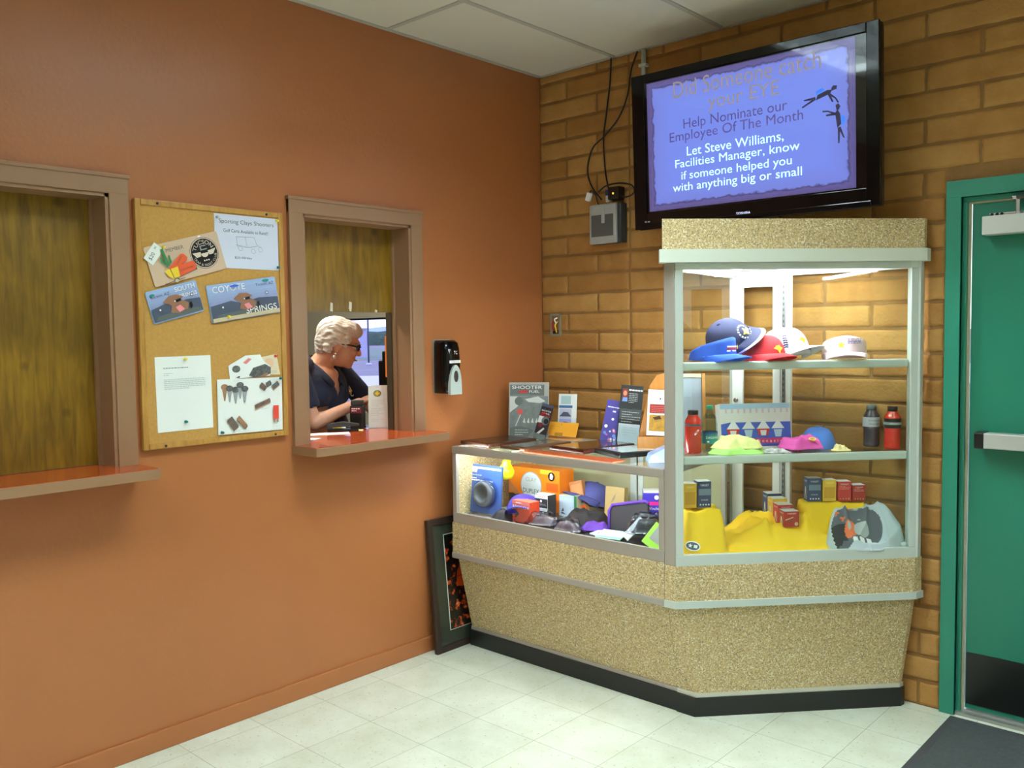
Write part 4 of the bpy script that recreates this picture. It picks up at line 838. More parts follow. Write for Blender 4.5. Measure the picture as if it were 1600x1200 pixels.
b = MB(); b.tube([(-.09, -.012, .01), (-.093, -.014, .10), (-.078, -.014, .126), (.078, -.014, .134), (.093, -.014, .12)], .007, VIO, 10); b.build('binding', o)
cloth('folded_shirt', 'violet fabric folded flat beside the violet bound bag', 'shirt', (.835, -.625, ZG + .014), .3, .075, .045, .026, VIO, 6.6, .008)
o = carton('cartridge_carton', 'violet cartridge carton with a white lid at the case end of the counter', (1.055, -.475, ZG + .075), RZ - .2, .115, .12, .105, M('violet_carton', (64, 50, 180), .4), LID, 'cartridge cartons in the counter')
def vf(p, w): p.disc(0, .085, .010, WHITE); p.rect(-w * .46, w * .46, .050, .066, M('hot_pink_print', (206, 40, 140), .4)); p.text('Winchester', 0, .036, w * .7, WHITE, .014); p.disc(0, .012, .006, WHITE)
p = Print(-.0002); vf(p, .115); p.build('print', o); p = Print(-.0002); vf(p, .12); e = p.build('side_print', o); e.rotation_euler = (0, 0, -pi / 2); e.location = (-.0575, .06, 0)
o = carton('cartridge_carton', 'dark carton hidden under the violet one', (1.055, -.47, ZG), RZ - .2, .11, .11, .074, M('black_carton'), None, 'cartridge cartons in the counter')
FILM = glass_mat('bag_film', (214, 218, 226), 1.5, .12)
def poly_bag(label, loc, rz, rx, ry, h, inner, sd):
    o = thing('clear_bag', label, 'plastic bag', loc, (0, 0, rz), 'clear plastic bags in the counter')
    b = MB(); dome(b, lambda a: .72 * rx * ry / math.sqrt((ry * cos(a)) ** 2 + (rx * sin(a)) ** 2), lambda q, x, y: max(.002, (h * .7 + folds(x, y, sd + 3, 30, .008)) * (1 - ss(.5, 1, q))), inner, 10, 40); b.build('contents', o)
    b = MB(); dome(b, lambda a: rx * ry / math.sqrt((ry * cos(a)) ** 2 + (rx * sin(a)) ** 2) * (1 + .12 * noise.noise(Vector((cos(a) * 3 + sd, sin(a) * 3, 0)))), lambda q, x, y: max(.003, (h + folds(x, y, sd, 42, .016)) * (1 - ss(.55, 1, q) * .95)), FILM, 20, 72); b.build('film', o)
    return o
SG = M('smoke_lens', (120, 100, 104), .3)
poly_bag('clear bag of tinted shooting glasses next to the red carton', (.575, -.675, ZG + .012), .25, .105, .060, .045, SG, 2.0)
poly_bag('clear bag of tinted shooting glasses beside the violet fabric', (.735, -.705, ZG + .012), -.1, .105, .050, .045, SG, 5.5)
poly_bag('clear bag of dark earmuffs leaning by the metal post', (1.13, -.655, ZG + .05), .9, .10, .062, .07, M('dark_muff', (60, 62, 66), .4), 8.2)
def packet(label, loc, rot, w, h, m, lines, grp='packets at the counter front'):
    o = thing('flat_packet', label, 'packet', loc, rot, grp); b = MB(); b.box(-w / 2, w / 2, 0, .006, 0, h, m, .002); b.build('sleeve', o); p = Print(-.0002); lines(p, w, h); p.build('print', o)
    return o
packet('mint green packet lying at the counter front', (.975, -.735, ZG + .014), (R(-78), 0, .15), .12, .085, M('mint_card', (176, 226, 204), .5), lambda p, w, h: (p.rect(-w * .5, w * .5, .004, .018, M('aqua_print', (120, 206, 178), .4)), p.rect(-w * .4, w * .35, .03, h * .9, WHITE)))
packet('pale blue packet peeking from under the mint green one', (.90, -.715, ZG + .012), (R(-80), 0, -.3), .10, .07, M('pale_blue_card', (190, 214, 226), .5), lambda p, w, h: p.disc(0, h * .5, .02, SLATE))
packet('white card standing against the charcoal bag', (1.035, -.69, ZG + .014), (R(-40), R(38), .3), .035, .12, PAPER, lambda p, w, h: p.lines(-.014, .014, .1, 4, .012, GINK))
packet('lime green package corner by the metal post', (1.20, -.748, ZG + .012), (R(-42), R(34), .35), .085, .11, M('lime_card', (140, 196, 60), .45), lambda p, w, h: p.rect(-w * .3, w * .5, .03, h * .95, M('grey_window_print', (140, 144, 146), .4)))
o = thing('price_slip', 'white paper slip at the foot of the blue package', 'paper', (.245, -.745, ZG), (0, 0, .1)); b = MB(); b.box(-.06, .06, -.012, .012, 0, .002, PAPER); b.build('slip', o)
o = thing('price_slip', 'white paper slip under the tomato red carton edge', 'paper', (.43, -.748, ZG), (0, 0, -.05)); b = MB(); b.box(-.07, .07, -.010, .010, 0, .002, PAPER); b.build('slip', o)
cloth('work_glove', 'dark gloves lying between the blue package and the red carton', 'glove', (.325, -.68, ZG), .2, .07, .05, .04, M('dark_glove', (48, 46, 54), .7), 4.4, .012, 20, .6)
# ================================================================== on the counter top
ZK = ZTOP + .0015
WAL, MAH = M('walnut_wood', (70, 40, 26), .3, var=.4, vs=12, stretch=(1, 8, 8), coat=.3), M('mahogany_wood', (84, 34, 22), .22, var=.35, vs=12, stretch=(1, 8, 8), coat=.5)
def plaque(label, c4, t, m, inner, im, rise=0, name='wooden_plaque'):
    """flat framed plaque through four counter-top corners (front-left, front-right, back-right, back-left)"""
    P = [Vector(q) for q in c4]; c = (P[0] + P[1] + P[2] + P[3]) / 4; X = ((P[1] - P[0]) + (P[2] - P[3])).normalized(); w = ((P[1] - P[0]).length + (P[2] - P[3]).length) / 2; h = ((P[3] - P[0]).length + (P[2] - P[1]).length) / 2
    o = thing(name, label, 'plaque', (c.x, c.y, ZK + rise), (0, 0, math.atan2(X.y, X.x)), 'plaques lying on the counter')
    b = MB(); b.box(-w / 2, w / 2, -h / 2, h / 2, 0, t, m, .005); o1 = b.build('board', o)
    b = MB(); b.box(-w / 2 + inner, w / 2 - inner, -h / 2 + inner, h / 2 - inner, t - .0005, t + .0015, im, .001); b.build('face_plate', o)
    return o
plaque('walnut plaque nearest the painted wall on the counter', [(.105, -.715), (.325, -.735), (.275, -.43), (.06, -.40)], .018, WAL, .012, M('walnut_dark', (58, 34, 24), .28, coat=.3))
plaque('brown framed plaque with a dark picture plate', [(.375, -.725), (.545, -.735), (.48, -.40), (.325, -.40)], .014, M('oak_brown', (96, 60, 38), .35, var=.3, vs=14), .03, M('dark_photo_plate', (60, 66, 66), .2, var=.6, vs=30, c2=(130, 128, 112)))
plaque('glossy mahogany plaque in the middle of the counter', [(.625, -.62), (.855, -.66), (.765, -.31), (.555, -.30)], .020, MAH, .010, M('mahogany_face', (74, 30, 22), .14, coat=.6))
plaque('black picture frame lying flat with a white sheet', [(.83, -.595), (1.045, -.675), (1.04, -.42), (.84, -.33)], .022, BLACKB, .030, M('glazed_sheet', (206, 216, 212), .12, coat=.8), 0, 'photo_plaque')
o = thing('folder', 'reddish brown paper folder under the mahogany plaque along the counter edge', 'folder', (.78, -.735, ZK), (0, 0, -.05)); b = MB(); b.box(-.26, .26, -.03, .055, 0, .003, M('russet_card', (176, 78, 40), .5)); b.build('card', o)
o = thing('paper', 'pale printed sheet between the walnut and the brown plaques', 'paper', (.395, -.755, ZK), (0, 0, -.12)); b = MB(); b.box(-.06, .08, -.02, .03, 0, .002, M('pale_olive_paper', (196, 196, 160), .6)); b.build('sheet', o)
def holder(o, w, h, d, pocket):   # clear acrylic stand behind and around a card
    b = MB(); b.box(-w / 2 - .003, w / 2 + .003, .004, .007, 0, h, ACRYL); b.box(-w / 2 - .003, w / 2 + .003, -.012, -.009, 0.002, pocket, ACRYL); b.box(-w / 2 - .003, w / 2 + .003, -.012, d, 0, .002, ACRYL)
    for s in (-1, 1): b.box(s * (w / 2 + .001), s * (w / 2 + .003), -.012, .007, 0.002, pocket, ACRYL)
    b.build('acrylic_stand', o)
# poster in stand
rz = math.atan2(.108, .197)
o, p = flat_card('sign_holder', 'tall grey magazine poster in a clear stand at the painted wall corner', 'sign', (.180, -.335, ZK + .002), rz, R(-7), .212, .288, .003, M('grey_poster', (172, 172, 164), .4))
PG = M('poster_grey', (104, 112, 110), .45); PM = M('poster_mid', (134, 144, 142), .45, var=.4, vs=30); PL = M('poster_light', (206, 210, 206), .45)
p.rect(-.100, .082, .218, .276, PG); p.text('SHOOTER', -.010, .262, .160, WHITE, .018); p.text('FUEL', .030, .240, .055, WHITE, .013); p.poly([(-.056, .232), (-.006, .235), (-.006, .247), (-.05, .244)], RED); p.lines(-.085, .07, .224, 1, .01, GREYP)
p.rect(-.100, .103, .004, .216, PM); p.poly([(-.100, .214), (-.06, .214), (-.04, .19), (-.06, .16), (-.100, .13)], PL); p.poly([(-.02, .20), (.05, .215), (.09, .19), (.06, .18), (.0, .185)], PL); p.disc(-.045, .135, .016, M('coral_print', (214, 96, 92), .4)); p.disc(-.052, .19, .022, PG); p.poly([(-.07, .06), (-.045, .12), (-.04, .12), (-.065, .06)], PL)
for k in range(4): p.poly([(-.03 + k * .022, .08), (-.015 + k * .022, .075), (-.02 + k * .022, .105)], PL)
p.poly([(-.098, .004), (.0, .004), (.03, .04), (-.04, .06), (-.098, .05)], PG); p.lines(-.07, -.0, .04, 3, .012, PL, .003, 6)
p.build('print', o)
b = MB(); b.box(-.108, .108, .003, .006, 0, .292, ACRYL); b.box(-.108, .108, -.002, .05, -.001, .002, ACRYL); b.build('acrylic_stand', o)
q = at(834, 682, 1, -.37); o, p = flat_card('flyer', 'narrow black and red flyer leaning before the tall grey poster', 'flyer', (.285, -.375, ZK + .004), R(6), R(-14), .070, .185, .002, M('flyer_black', (44, 34, 38), .4)); o.rotation_euler = (R(-14), R(11), R(10))
p.rect(-.034, .034, .170, .184, SLATE); p.text('SHOOTER', 0, .150, .055, WHITE, .008); p.poly([(-.024, .133), (.0, .134), (.0, .141), (-.022, .140)], RED); p.text('FUEL', .013, .137, .022, WHITE, .007); p.rect(-.03, .03, .120, .132, M('maroon_print', (120, 30, 40), .4)); p.rect(-.032, .0, .085, .12, PL); p.disc(.01, .10, .022, PG); p.disc(.015, .098, .014, BLACK); p.disc(-.012, .075, .012, M('maroon_print')); p.poly([(-.02, .03), (.01, .065), (.018, .06), (-.005, .03)], PL); p.rect(-.034, .034, .002, .03, PG); p.build('print', o)
# small white brochure stand at the back
q = at(885, 668, 1, -.215); o, p = flat_card('brochure', 'white brochure with two seascape photos in a clear holder near the brick wall', 'brochure', (q.x - .002, -.215, ZK + .003), R(18), R(-8), .100, .225, .006, PAPER)
p.rect(-.036, .018, .172, .215, M('sea_mist_print', (172, 198, 200), .4)); p.rect(-.046, .028, .152, .166, M('mid_blue_print', (72, 120, 176), .4)); p.rect(-.042, .024, .098, .148, M('haze_print', (196, 196, 214), .4)); p.poly([(-.042, .108), (-.02, .132), (.005, .130), (.024, .108)], SLATE); p.rect(-.042, .024, .070, .096, M('violet_haze_print', (176, 174, 226), .4)); p.poly([(-.042, .072), (-.01, .082), (.024, .074), (.024, .07), (-.042, .07)], SLATE); p.rect(-.042, .024, .05, .068, M('sand_haze_print', (140, 136, 110), .5)); p.build('print', o); holder(o, .1, .14, .05, .10)
# orange card
q = at(876, 686, 1, -.275); o, p = flat_card('table_card', 'bright orange folded card standing on the counter', 'card', (q.x, -.275, ZK + .016), R(4), R(-24), .185, .075, .002, M('orange_card', (246, 172, 52), .5)); p.rect(-.04, .01, .0, .018, M('ochre_print', (178, 128, 30), .5)); p.disc(-.01, .062, .003, M('ochre_print')); p.lines(-.08, -.02, .05, 2, .012, M('ochre_print'), .001, 2); p.build('print', o)
b = MB(); b.box(-.092, .092, .0, .07, -.0155, -.0135, M('orange_card')); e = b.build('rear_flap', o); e.rotation_euler = (R(24), 0, 0)
# violet flyer and black flyer holder
q = at(950, 688, 1, -.30); o, p = flat_card('flyer', 'violet flyer with white and pink figures leaning in a clear holder', 'flyer', (q.x, -.300, ZK + .003), R(20), R(-16), .088, .215, .003, M('violet_flyer', (74, 64, 152), .4)); o.rotation_euler = (R(-14), R(9), R(24))
p.rect(-.043, .043, .002, .213, M('violet_flyer')); p.lines(-.036, .036, .180, 1, .01, WHITE, .005, 2, True); p.rect(-.008, .008, .156, .164, WHITE); rr = random.Random(9)
for k in range(16): p.disc(rr.uniform(-.034, .034), rr.uniform(.02, .13), rr.uniform(.004, .009), [WHITE, M('rose_print', (206, 110, 160), .4), M('light_blue_print', (116, 150, 220), .4)][k % 3], n=9)
p.build('print', o); b = MB(); b.box(.043, .0455, -.0035, .0035, 0, .215, PAPER); b.build('white_edge', o); holder(o, .088, .12, .05, .02)
q = at(980, 695, 1, -.26); o, p = flat_card('flyer', 'black flyer with a small portrait above white sheets in a clear holder', 'flyer', (q.x, -.260, ZK + .003), R(30), R(-8), .108, .285, .004, M('black_flyer', (44, 48, 48), .4)); o.rotation_euler = (R(-8), R(5), R(30))
p.rect(-.045, -.018, .215, .268, M('portrait_ground', (130, 52, 34), .5)); p.disc(-.032, .245, .009, M('skin_print', (214, 140, 108), .5), .013); p.poly([(-.045, .205), (-.018, .205), (-.02, .225), (-.04, .225)], M('light_blue_print')); p.lines(-.014, .05, .262, 1, .01, WHITE, .007, 6, True); p.lines(-.012, .03, .245, 6, .0085, PL, .0022, 5); p.rect(-.05, .052, .120, .17, M('charcoal_haze', (70, 76, 76), .5))
p.lines(-.04, .045, .155, 2, .012, PL, .002, 8); p.lines(-.04, .05, .132, 3, .012, PL, .002, 9); p.rect(-.05, .052, .002, .098, M('frosted_sheet', (206, 218, 222), .4)); p.lines(-.03, .04, .08, 4, .012, GREYP, .001, 3); p.build('print', o); holder(o, .108, .20, .05, .09)
# wooden brochure rack beside the case
PINE = M('honey_pine', (206, 138, 68), .4, var=.25, vs=10, stretch=(8, 8, 1), coat=.2)
o = thing('brochure_rack', 'honey coloured wooden brochure rack standing by the tall case', 'brochure rack', (1.035, -.34, ZK), (0, 0, R(33)))
b = MB(); b.prism([(-.150, 0), (.03, 0), (.03, .30), (.012, .345), (-.015, .358), (-.055, .345), (-.085, .30)], -.022, -.008, PINE, 1); b.build('back_panel', o)
b = MB(); b.box(-.14, .03, -.078, -.070, 0, .075, PINE, .002); b.box(-.14, .03, -.070, -.022, 0, .008, PINE); b.build('tray', o)
b = MB(); b.prism([(-.06, 0), (.06, 0), (.06, .30), (.04, .352), (-.02, .352), (-.045, .25)], .145, .159, PINE, 0); b.build('side_panel', o)
b = MB(); b.prism([(-.05, 0), (.06, 0), (.06, .30), (.04, .340), (-.02, .340), (-.04, .25)], .022, .034, PINE, 0); b.build('side_panel', o)
b = MB(); b.prism([(-.035, .05), (.05, .05), (.05, .335), (-.012, .335), (-.03, .25)], .036, .143, M('blue_grey_card', (150, 158, 174), .5), 0); b.prism([(-.016, .336), (.05, .336), (.05, .35), (-.016, .35)], .036, .143, M('cream_top_card', (222, 216, 186), .5), 0); b.build('pamphlet_block', o)
o, p = flat_card('brochure', 'white and maroon brochure with a yellow picture tucked into the wooden rack', 'brochure', (1.035, -.405, ZK + .105), R(38), R(-12), .11, .205, .004, PAPER); o.location = (1.028, -.415, ZK + .078); o.rotation_euler = (R(-6), R(3), R(33))
p.disc(.0, .165, .004, SLATE); p.rect(-.045, .055, .10, .14, M('maroon_card', (160, 48, 44), .4)); p.lines(-.038, .05, .13, 4, .008, M('rose_line', (214, 140, 136), .5), .0015, 4); p.rect(-.045, .055, .02, .092, M('yellow_photo', (214, 164, 60), .5, var=.5, vs=40, c2=(140, 96, 40))); p.poly([(-.03, .08), (0, .09), (.01, .075), (-.02, .07)], M('dark_hair_print', (70, 48, 32), .5)); p.rect(-.055, .055, 0, .004, PAPER); p.build('print', o)
o = thing('tape_dispenser', 'pale blue translucent tray at the counter end by the metal post', 'tray', (1.185, -.60, ZK), (0, 0, R(42)))
PBL = M('pale_blue_plastic', (146, 172, 226), .25, coat=.4)
b = MB(); b.loft([[(-.08, -.05, 0), (.06, -.05, 0), (.06, .05, 0), (-.08, .05, 0)], [(-.07, -.045, .03), (.058, -.045, .05), (.058, .045, .05), (-.07, .045, .03)], [(-.02, -.04, .055), (.055, -.04, .085), (.055, .04, .085), (-.02, .04, .055)]], PBL, False); b.build('tray_body', o)
b = MB(); b.ell((.02, 0, .10), (.022, .022, .03), PBL, 16, 10); b.build('knob', o)

# ================================================================== framed picture leaning on the painted wall
o = thing('framed_picture', 'dark framed print of orange blotches leaning on the painted wall', 'framed picture', (.083, -.905, 0.0), (R(-5.2), 0, R(90)))
DW = M('dark_walnut_frame', (52, 38, 32), .35); w, h = .50, .655
b = MB()
for x0, x1, z0, z1 in ((0, .032, 0, h), (w - .032, w, 0, h), (.032, w - .032, 0, .032), (.032, w - .032, h - .032, h)): b.box(x0, x1, 0, .024, z0, z1, DW, .004)
b.build('frame', o)
b = MB(); b.box(.032, w - .032, .010, .013, .032, h - .032, M('olive_mat_board', (64, 66, 56), .5)); b.build('mat_board', o)
b = MB(); b.box(.102, w - .10, .0085, .0098, .095, h - .085, PAPER); b.box(.106, w - .104, .0072, .0086, .099, h - .089, BLOTCH); pr = b.build('print', o)
p = Print(.0070); op = M('vivid_orange_print', (226, 74, 20), .4); p.poly([(.165, .30), (.30, .30), (.305, .36), (.28, .40), (.20, .405), (.175, .375)], op); p.disc(.235, .315, .075, op, .022); p.poly([(.17, .345), (.30, .355), (.30, .362), (.17, .352)], M('burnt_print', (176, 50, 12), .5)); p.build('hat_print', pr)
b = MB(); b.box(.032, w - .032, .003, .005, .032, h - .032, GLASS); b.build('glass', o)

# ================================================================== television
TW, TH = 1.12, .70
tv = thing('television', 'wide black flat television showing a blue slide, mounted high on the brick wall', 'television', (1.366, -.255, 2.381), (0, 0, 0)); tv.rotation_euler = (R(-2.3) * -1, 0, .022)
b = MB(); b.box(-TW / 2, TW / 2, .002, .05, -TH / 2, TH / 2, BLACK, .012); b.box(-.40, .40, .05, .095, -.26, .24, BLACK, .02); b.build('back_shell', tv)
b = MB(); bx = .043
for x0, x1, z0, z1 in ((-TW / 2, -.495, -TH / 2, TH / 2), (.510, TW / 2, -TH / 2, TH / 2), (-.495, .510, .312, TH / 2), (-.495, .510, -TH / 2, -.278)): b.box(x0, x1, -.012, .004, z0, z1, GLOSSB, .003)
b.box(-.53, .53, -.018, -.010, -TH / 2 - .004, -TH / 2 + .022, GLOSSB, .006); bz = b.build('bezel', tv)
p = Print(-.0123); p.text('TOSHIBA', -.011, -.324, .066, M('lit_logo', (214, 216, 250), .5, emit=1.0), .011); p.rect(-.505, -.495, -.320, -.314, GREYP); p.rect(-.490, -.478, -.320, -.315, GREYP); p.build('logo', bz)
b = MB(); b.box(-.495, .510, -.004, .002, -.278, .312, M('dark_screen', (8, 8, 12), .06, coat=.6)); sc = b.build('screen', tv)
def slide_mat():
    m, nt, b = node_mat('lit_slide', .08, .5); b.inputs['Base Color'].default_value = (.01, .01, .015, 1); b.inputs['Coat Weight'].default_value = .3
    tc = N(nt, 'ShaderNodeTexCoord'); sx = N(nt, 'ShaderNodeSeparateXYZ'); nt.links.new(tc.outputs['Object'], sx.inputs[0])
    def mth(op, a, c=None):
        n = N(nt, 'ShaderNodeMath', operation=op)
        for k, v in enumerate((a, c)):
            if v is None: continue
            if isinstance(v, (int, float)): n.inputs[k].default_value = v
            else: nt.links.new(v, n.inputs[k])
        return n.outputs[0]
    ax = mth('SUBTRACT', .474, mth('ABSOLUTE', mth('ADD', sx.outputs[0], .0075))); az = mth('SUBTRACT', .29, mth('ABSOLUTE', mth('SUBTRACT', sx.outputs[2], .017)))
    e = mth('MINIMUM', ax, az); n = N(nt, 'ShaderNodeTexNoise', Scale=30.0, Detail=4.0); nt.links.new(tc.outputs['Object'], n.inputs['Vector'])
    e2 = mth('ADD', e, mth('MULTIPLY', mth('SUBTRACT', n.outputs[0], .5), .03))
    r = ramp(nt, [(.0, (92, 84, 140)), (.022, (104, 96, 160)), (.027, (70, 64, 110)), (.034, (124, 138, 228)), (.12, (124, 146, 244))]); nt.links.new(e2, r.inputs[0])
    nt.links.new(r.outputs[0], b.inputs['Emission Color']); b.inputs['Emission Strength'].default_value = .95
    return m
b = MB(); b.box(-.482, .467, -.0052, -.0042, -.272, .306, slide_mat()); b.build('slide', sc)
p = Print(-.0053); L1 = M('lit_tan_text', (140, 132, 146), .5, emit=.72); L2 = M('lit_violet_text', (74, 66, 128), .5, emit=.9); L3 = M('lit_cyan_text', (190, 240, 246), .5, emit=1.0); LK = M('lit_dark_figure', (34, 28, 60), .5, emit=.6); LB = M('lit_blue_pack', (50, 110, 226), .5, emit=.9)
p.text('Did Someone catch', -.006, .252, .674, L1, .072); p.text('your EYE', -.008, .164, .325, L1, .078)
p.text('Help Nominate our', -.053, .090, .484, L2, .056); p.text('Employee Of The Month', -.055, .040, .622, L2, .056)
p.text('Let Steve Williams,', -.054, -.028, .452, L3, .046); p.text('Facilities Manager, know', -.050, -.080, .580, L3, .047); p.text('if someone helped you', -.052, -.134, .516, L3, .047); p.text('with anything big or small', -.053, -.184, .604, L3, .047)
def fig(px_, pz, rot, flip=1):
    def T(pts): return [(px_ + flip * (a * cos(rot) - c * sin(rot)), pz + a * sin(rot) + c * cos(rot)) for a, c in pts]
    p.poly(T([(-.03, -.008), (.03, -.004), (.04, .008), (.02, .014), (-.02, .010)]), LK); p.poly(T([(.038, .004), (.058, .004), (.062, .016), (.048, .022), (.038, .014)]), LK)
    p.poly(T([(-.025, .010), (.012, .016), (.006, .030), (-.022, .026)]), LB); p.poly(T([(-.03, -.006), (-.09, -.018), (-.09, -.012), (-.03, .004)]), LK); p.poly(T([(-.03, -.004), (-.075, .006), (-.078, .012), (-.03, .006)]), LK); p.poly(T([(.03, -.002), (.05, -.03), (.056, -.05), (.05, -.05), (.044, -.03), (.02, -.004)]), LK); p.poly(T([(.02, -.004), (.03, -.04), (.036, -.04), (.03, 0)]), LK)
fig(.338, .105, R(12)); fig(.398, .000, R(78), -1)
p.build('slide_text', sc)
b = MB(); b.box(-.07, .07, .06, .225, -.12, .12, DARK, .004); b.build('wall_bracket', tv)
o = thing('conduit_pipe', 'thin metal conduit running down from the ceiling behind the television', 'conduit', (.692, -.0175, 2.36)); b = MB(); b.tube([(0, 0, 0), (0, 0, H - 2.362)], .0125, ALU, 14); b.build('pipe', o); b = MB(); b.box(-.022, .022, -.015, .014, .50, .515, ALU, .003); b.build('strap', o)
def bz_pts(pts, n=8):
    P = [Vector(q) for q in pts]; P = [2 * P[0] - P[1]] + P + [2 * P[-1] - P[-2]]; out = []
    for i in range(1, len(P) - 2):
        for k in range(n):
            t = k / n; a, c, d, e = P[i - 1:i + 3]; out.append(.5 * ((2 * c) + (d - a) * t + (2 * a - 5 * c + 4 * d - e) * t * t + (3 * c - a - 3 * d + e) * t ** 3))
    return out + [P[-2]]
def cable(label, px, ys, r=.0042, name='cable', m=None):
    pts = [tuple(at(u, v, 1, y)) for (u, v), y in zip(px, ys)]; b = MB(); b.tube(bz_pts(pts), r, m or BLACK, 8); o = b.build(name); tag(o, label, 'cable', 'cables to the small wall computer'); return o
cable('straight black cable hanging from the ceiling to the small grey wall computer', [(955, 84), (953, 130), (947, 180), (943, 215), (945, 260), (949, 287), (953, 302)], [-.014] * 5 + [-.03, -.05])
cable('curved black cable from the television side, crossing the straight one', [(996, 80), (986, 110), (980, 150), (966, 185), (945, 212), (926, 232), (918, 265), (925, 292), (940, 312)], [-.012] * 4 + [-.026, -.014, -.014, -.03, -.05])
cable('black cable loop lying around the power plugs over the wall computer', [(935, 300), (948, 290), (970, 286), (988, 290), (990, 302), (975, 308), (962, 300)], [-.06] * 7)
q = at(949, 350, 1, -.04); o = thing('thin_client', 'small silver wall computer with a dark front on the brick wall', 'computer', (q.x, -.003, q.z), (0, 0, 0))
b = MB(); b.box(-.092, .098, -.055, 0, -.100, .100, DARK, .006); b.build('casing', o)
b = MB(); b.box(-.090, .080, -.072, -.055, -.102, .100, M('silver_plastic', (176, 178, 176), .4, .3), .014); b.build('front_cover', o)
b = MB(); b.box(-.075, .062, -.0745, -.071, -.065, .045, M('grey_grille', (84, 84, 82), .5), .002); b.build('front_grille', o)
b = MB(); b.box(-.008, .012, -.080, -.073, .0, .085, M('silver_plastic'), .004); b.build('badge', o)
p = Print(-.0722); p.disc(-.072, .078, .006, GREYP); p.text('hp', -.072, .078, .007, WHITE); p.build('logo', o)
o = thing('power_plug', 'black power adapter with a small yellow light above the wall computer', 'power adapter', tuple(at(963, 303, 1, -.045))); b = MB(); b.box(-.035, .032, -.028, .03, -.03, .035, BLACK, .006); b.build('body', o); b = MB(); b.ell((.0, -.0285, 0), (.005, .003, .005), M('amber_light', (250, 220, 60), .4, emit=1.5), 10, 6); b.build('indicator', o)
o = thing('power_plug', 'blue cable plug pushed into the top of the wall computer', 'plug', tuple(at(951, 302, 1, -.055))); b = MB(); b.box(-.014, .014, -.012, .012, -.012, .018, NAVY, .003); b.build('shell', o); b = MB(); b.box(-.012, .014, -.010, .010, -.045, -.012, M('pale_connector', (196, 192, 176), .5), .002); b.build('connector', o)
o = thing('cable_plug', 'loose white plug hanging beside the wall computer', 'plug', tuple(at(920, 308, 1, -.05)), (0, R(20), 0)); b = MB(); b.box(-.014, .014, -.01, .01, -.022, .022, WHITE, .005); b.build('body', o); b = MB(); b.tube(bz_pts([(0, 0, .02), (.005, 0, .035), (.04, .0, .02), (.075, 0, -.02), (.12, .0, -.015)]), .0035, BLACK, 8); b.build('lead', o)
# open electrical box
q = at(869, 508, 1, 0); o = thing('electrical_box', 'open electrical box with loose wires in the brick wall', 'electrical box', (q.x, -.004, q.z))
b = MB()
for x0, x1, z0, z1 in ((-.036, -.024, -.062, .062), (.024, .036, -.062, .062), (-.024, .024, -.062, -.048), (-.024, .024, .048, .062)): b.box(x0, x1, -.006, .012, z0, z1, M('box_metal', (150, 144, 124), .5, .4), .002)
b.box(-.024, .024, .004, .010, -.048, .048, BLACK); b.build('metal_box', o)
for k, (m, pts) in enumerate(((RED, [(-.015, .0, -.03), (-.012, -.012, -.01), (-.018, -.006, .01), (-.008, 0, .03)]), (YEL, [(.005, 0, -.04), (.012, -.014, -.02), (.006, -.012, .0), (.014, 0, .02)]), (WHITE, [(.012, 0, .04), (.002, -.012, .03), (.010, -.008, .01)]))): b = MB(); b.tube(bz_pts(pts), .004, m, 8); b.build('wire', o)
# ================================================================== bulletin board and its papers
by, bz0, bw, bh = (-2.287 - 1.668) / 2, 1.143, .619, .920
bb = thing('bulletin_board', 'oak framed cork bulletin board between the two ticket windows', 'bulletin board', (.018, by, bz0), (0, 0, pi / 2))
OAK = M('golden_oak', (194, 146, 72), .4, var=.3, vs=9, c2=(160, 112, 46), stretch=(6, 6, 1)); CORK = M('cork', (196, 148, 76), .9, var=.22, vs=90, bump=.2, bs=150)
b = MB()
for x0, x1, z0, z1 in ((-bw / 2, -bw / 2 + .022, 0, bh), (bw / 2 - .022, bw / 2, 0, bh), (-bw / 2 + .022, bw / 2 - .022, 0, .022), (-bw / 2 + .022, bw / 2 - .022, bh - .022, bh)): b.box(x0, x1, -.004, .018, z0, z1, OAK, .004)
b.build('oak_frame', bb)
b = MB(); b.box(-bw / 2 + .02, bw / 2 - .02, .002, .016, .02, bh - .02, CORK); b.build('cork_panel', bb)
for x, z in ((-.225, bh - .012), (.232, bh - .012), (-.225, .010), (.245, .010)): b = MB(); b.lathe([(.005, 0), (.0045, .003), (0, .0035)], BLACK, 12, Matrix.Translation((x, -.004, z)) @ Matrix.Rotation(pi / 2, 4, 'X')); b.build('screw', bb)
def pinned(name, label, cat, c4, m, t=.0016, lift=0.0, radius=0.0, group=None):
    """paper on the board from its top-left and top-right/bottom-left photo corners (y, z): returns thing, Print, width, height"""
    (ya, za), (yb, zb), (yc, zc), (yd, zd) = c4; X = Vector((yb - ya + yc - yd, zb - za + zc - zd)) / 2; Z = Vector((ya - yd + yb - yc, za - zd + zb - zc)) / 2
    w, h = X.length, Z.length; ang = math.atan2(X.y, X.x); cy, cz = (ya + yb + yc + yd) / 4, (za + zb + zc + zd) / 4
    o = thing(name, label, cat, (.0165 + lift, cy, cz), (0, -ang, pi / 2), group)
    b = MB()
    if radius:
        pts = []
        for sx, sz, a0 in ((1, 1, 0), (-1, 1, 90), (-1, -1, 180), (1, -1, 270)):
            for k in range(5): a = R(a0 + k * 22.5); pts.append((sx * (w / 2 - radius) + radius * cos(a), sz * (h / 2 - radius) + radius * sin(a)))
        b.prism(pts, -t, 0, m, 1)
    else: b.slab(lambda u, v: ((u - .5) * w, -t - .0014 * (1 - cos((u - .5) * 5)) * v * 0, (v - .5) * h), 2, 2, t, m, None, Vector((0, 1, 0)), smooth=False)
    b.build('card' if radius else 'sheet', o); return o, Print(-t - .0002), w, h
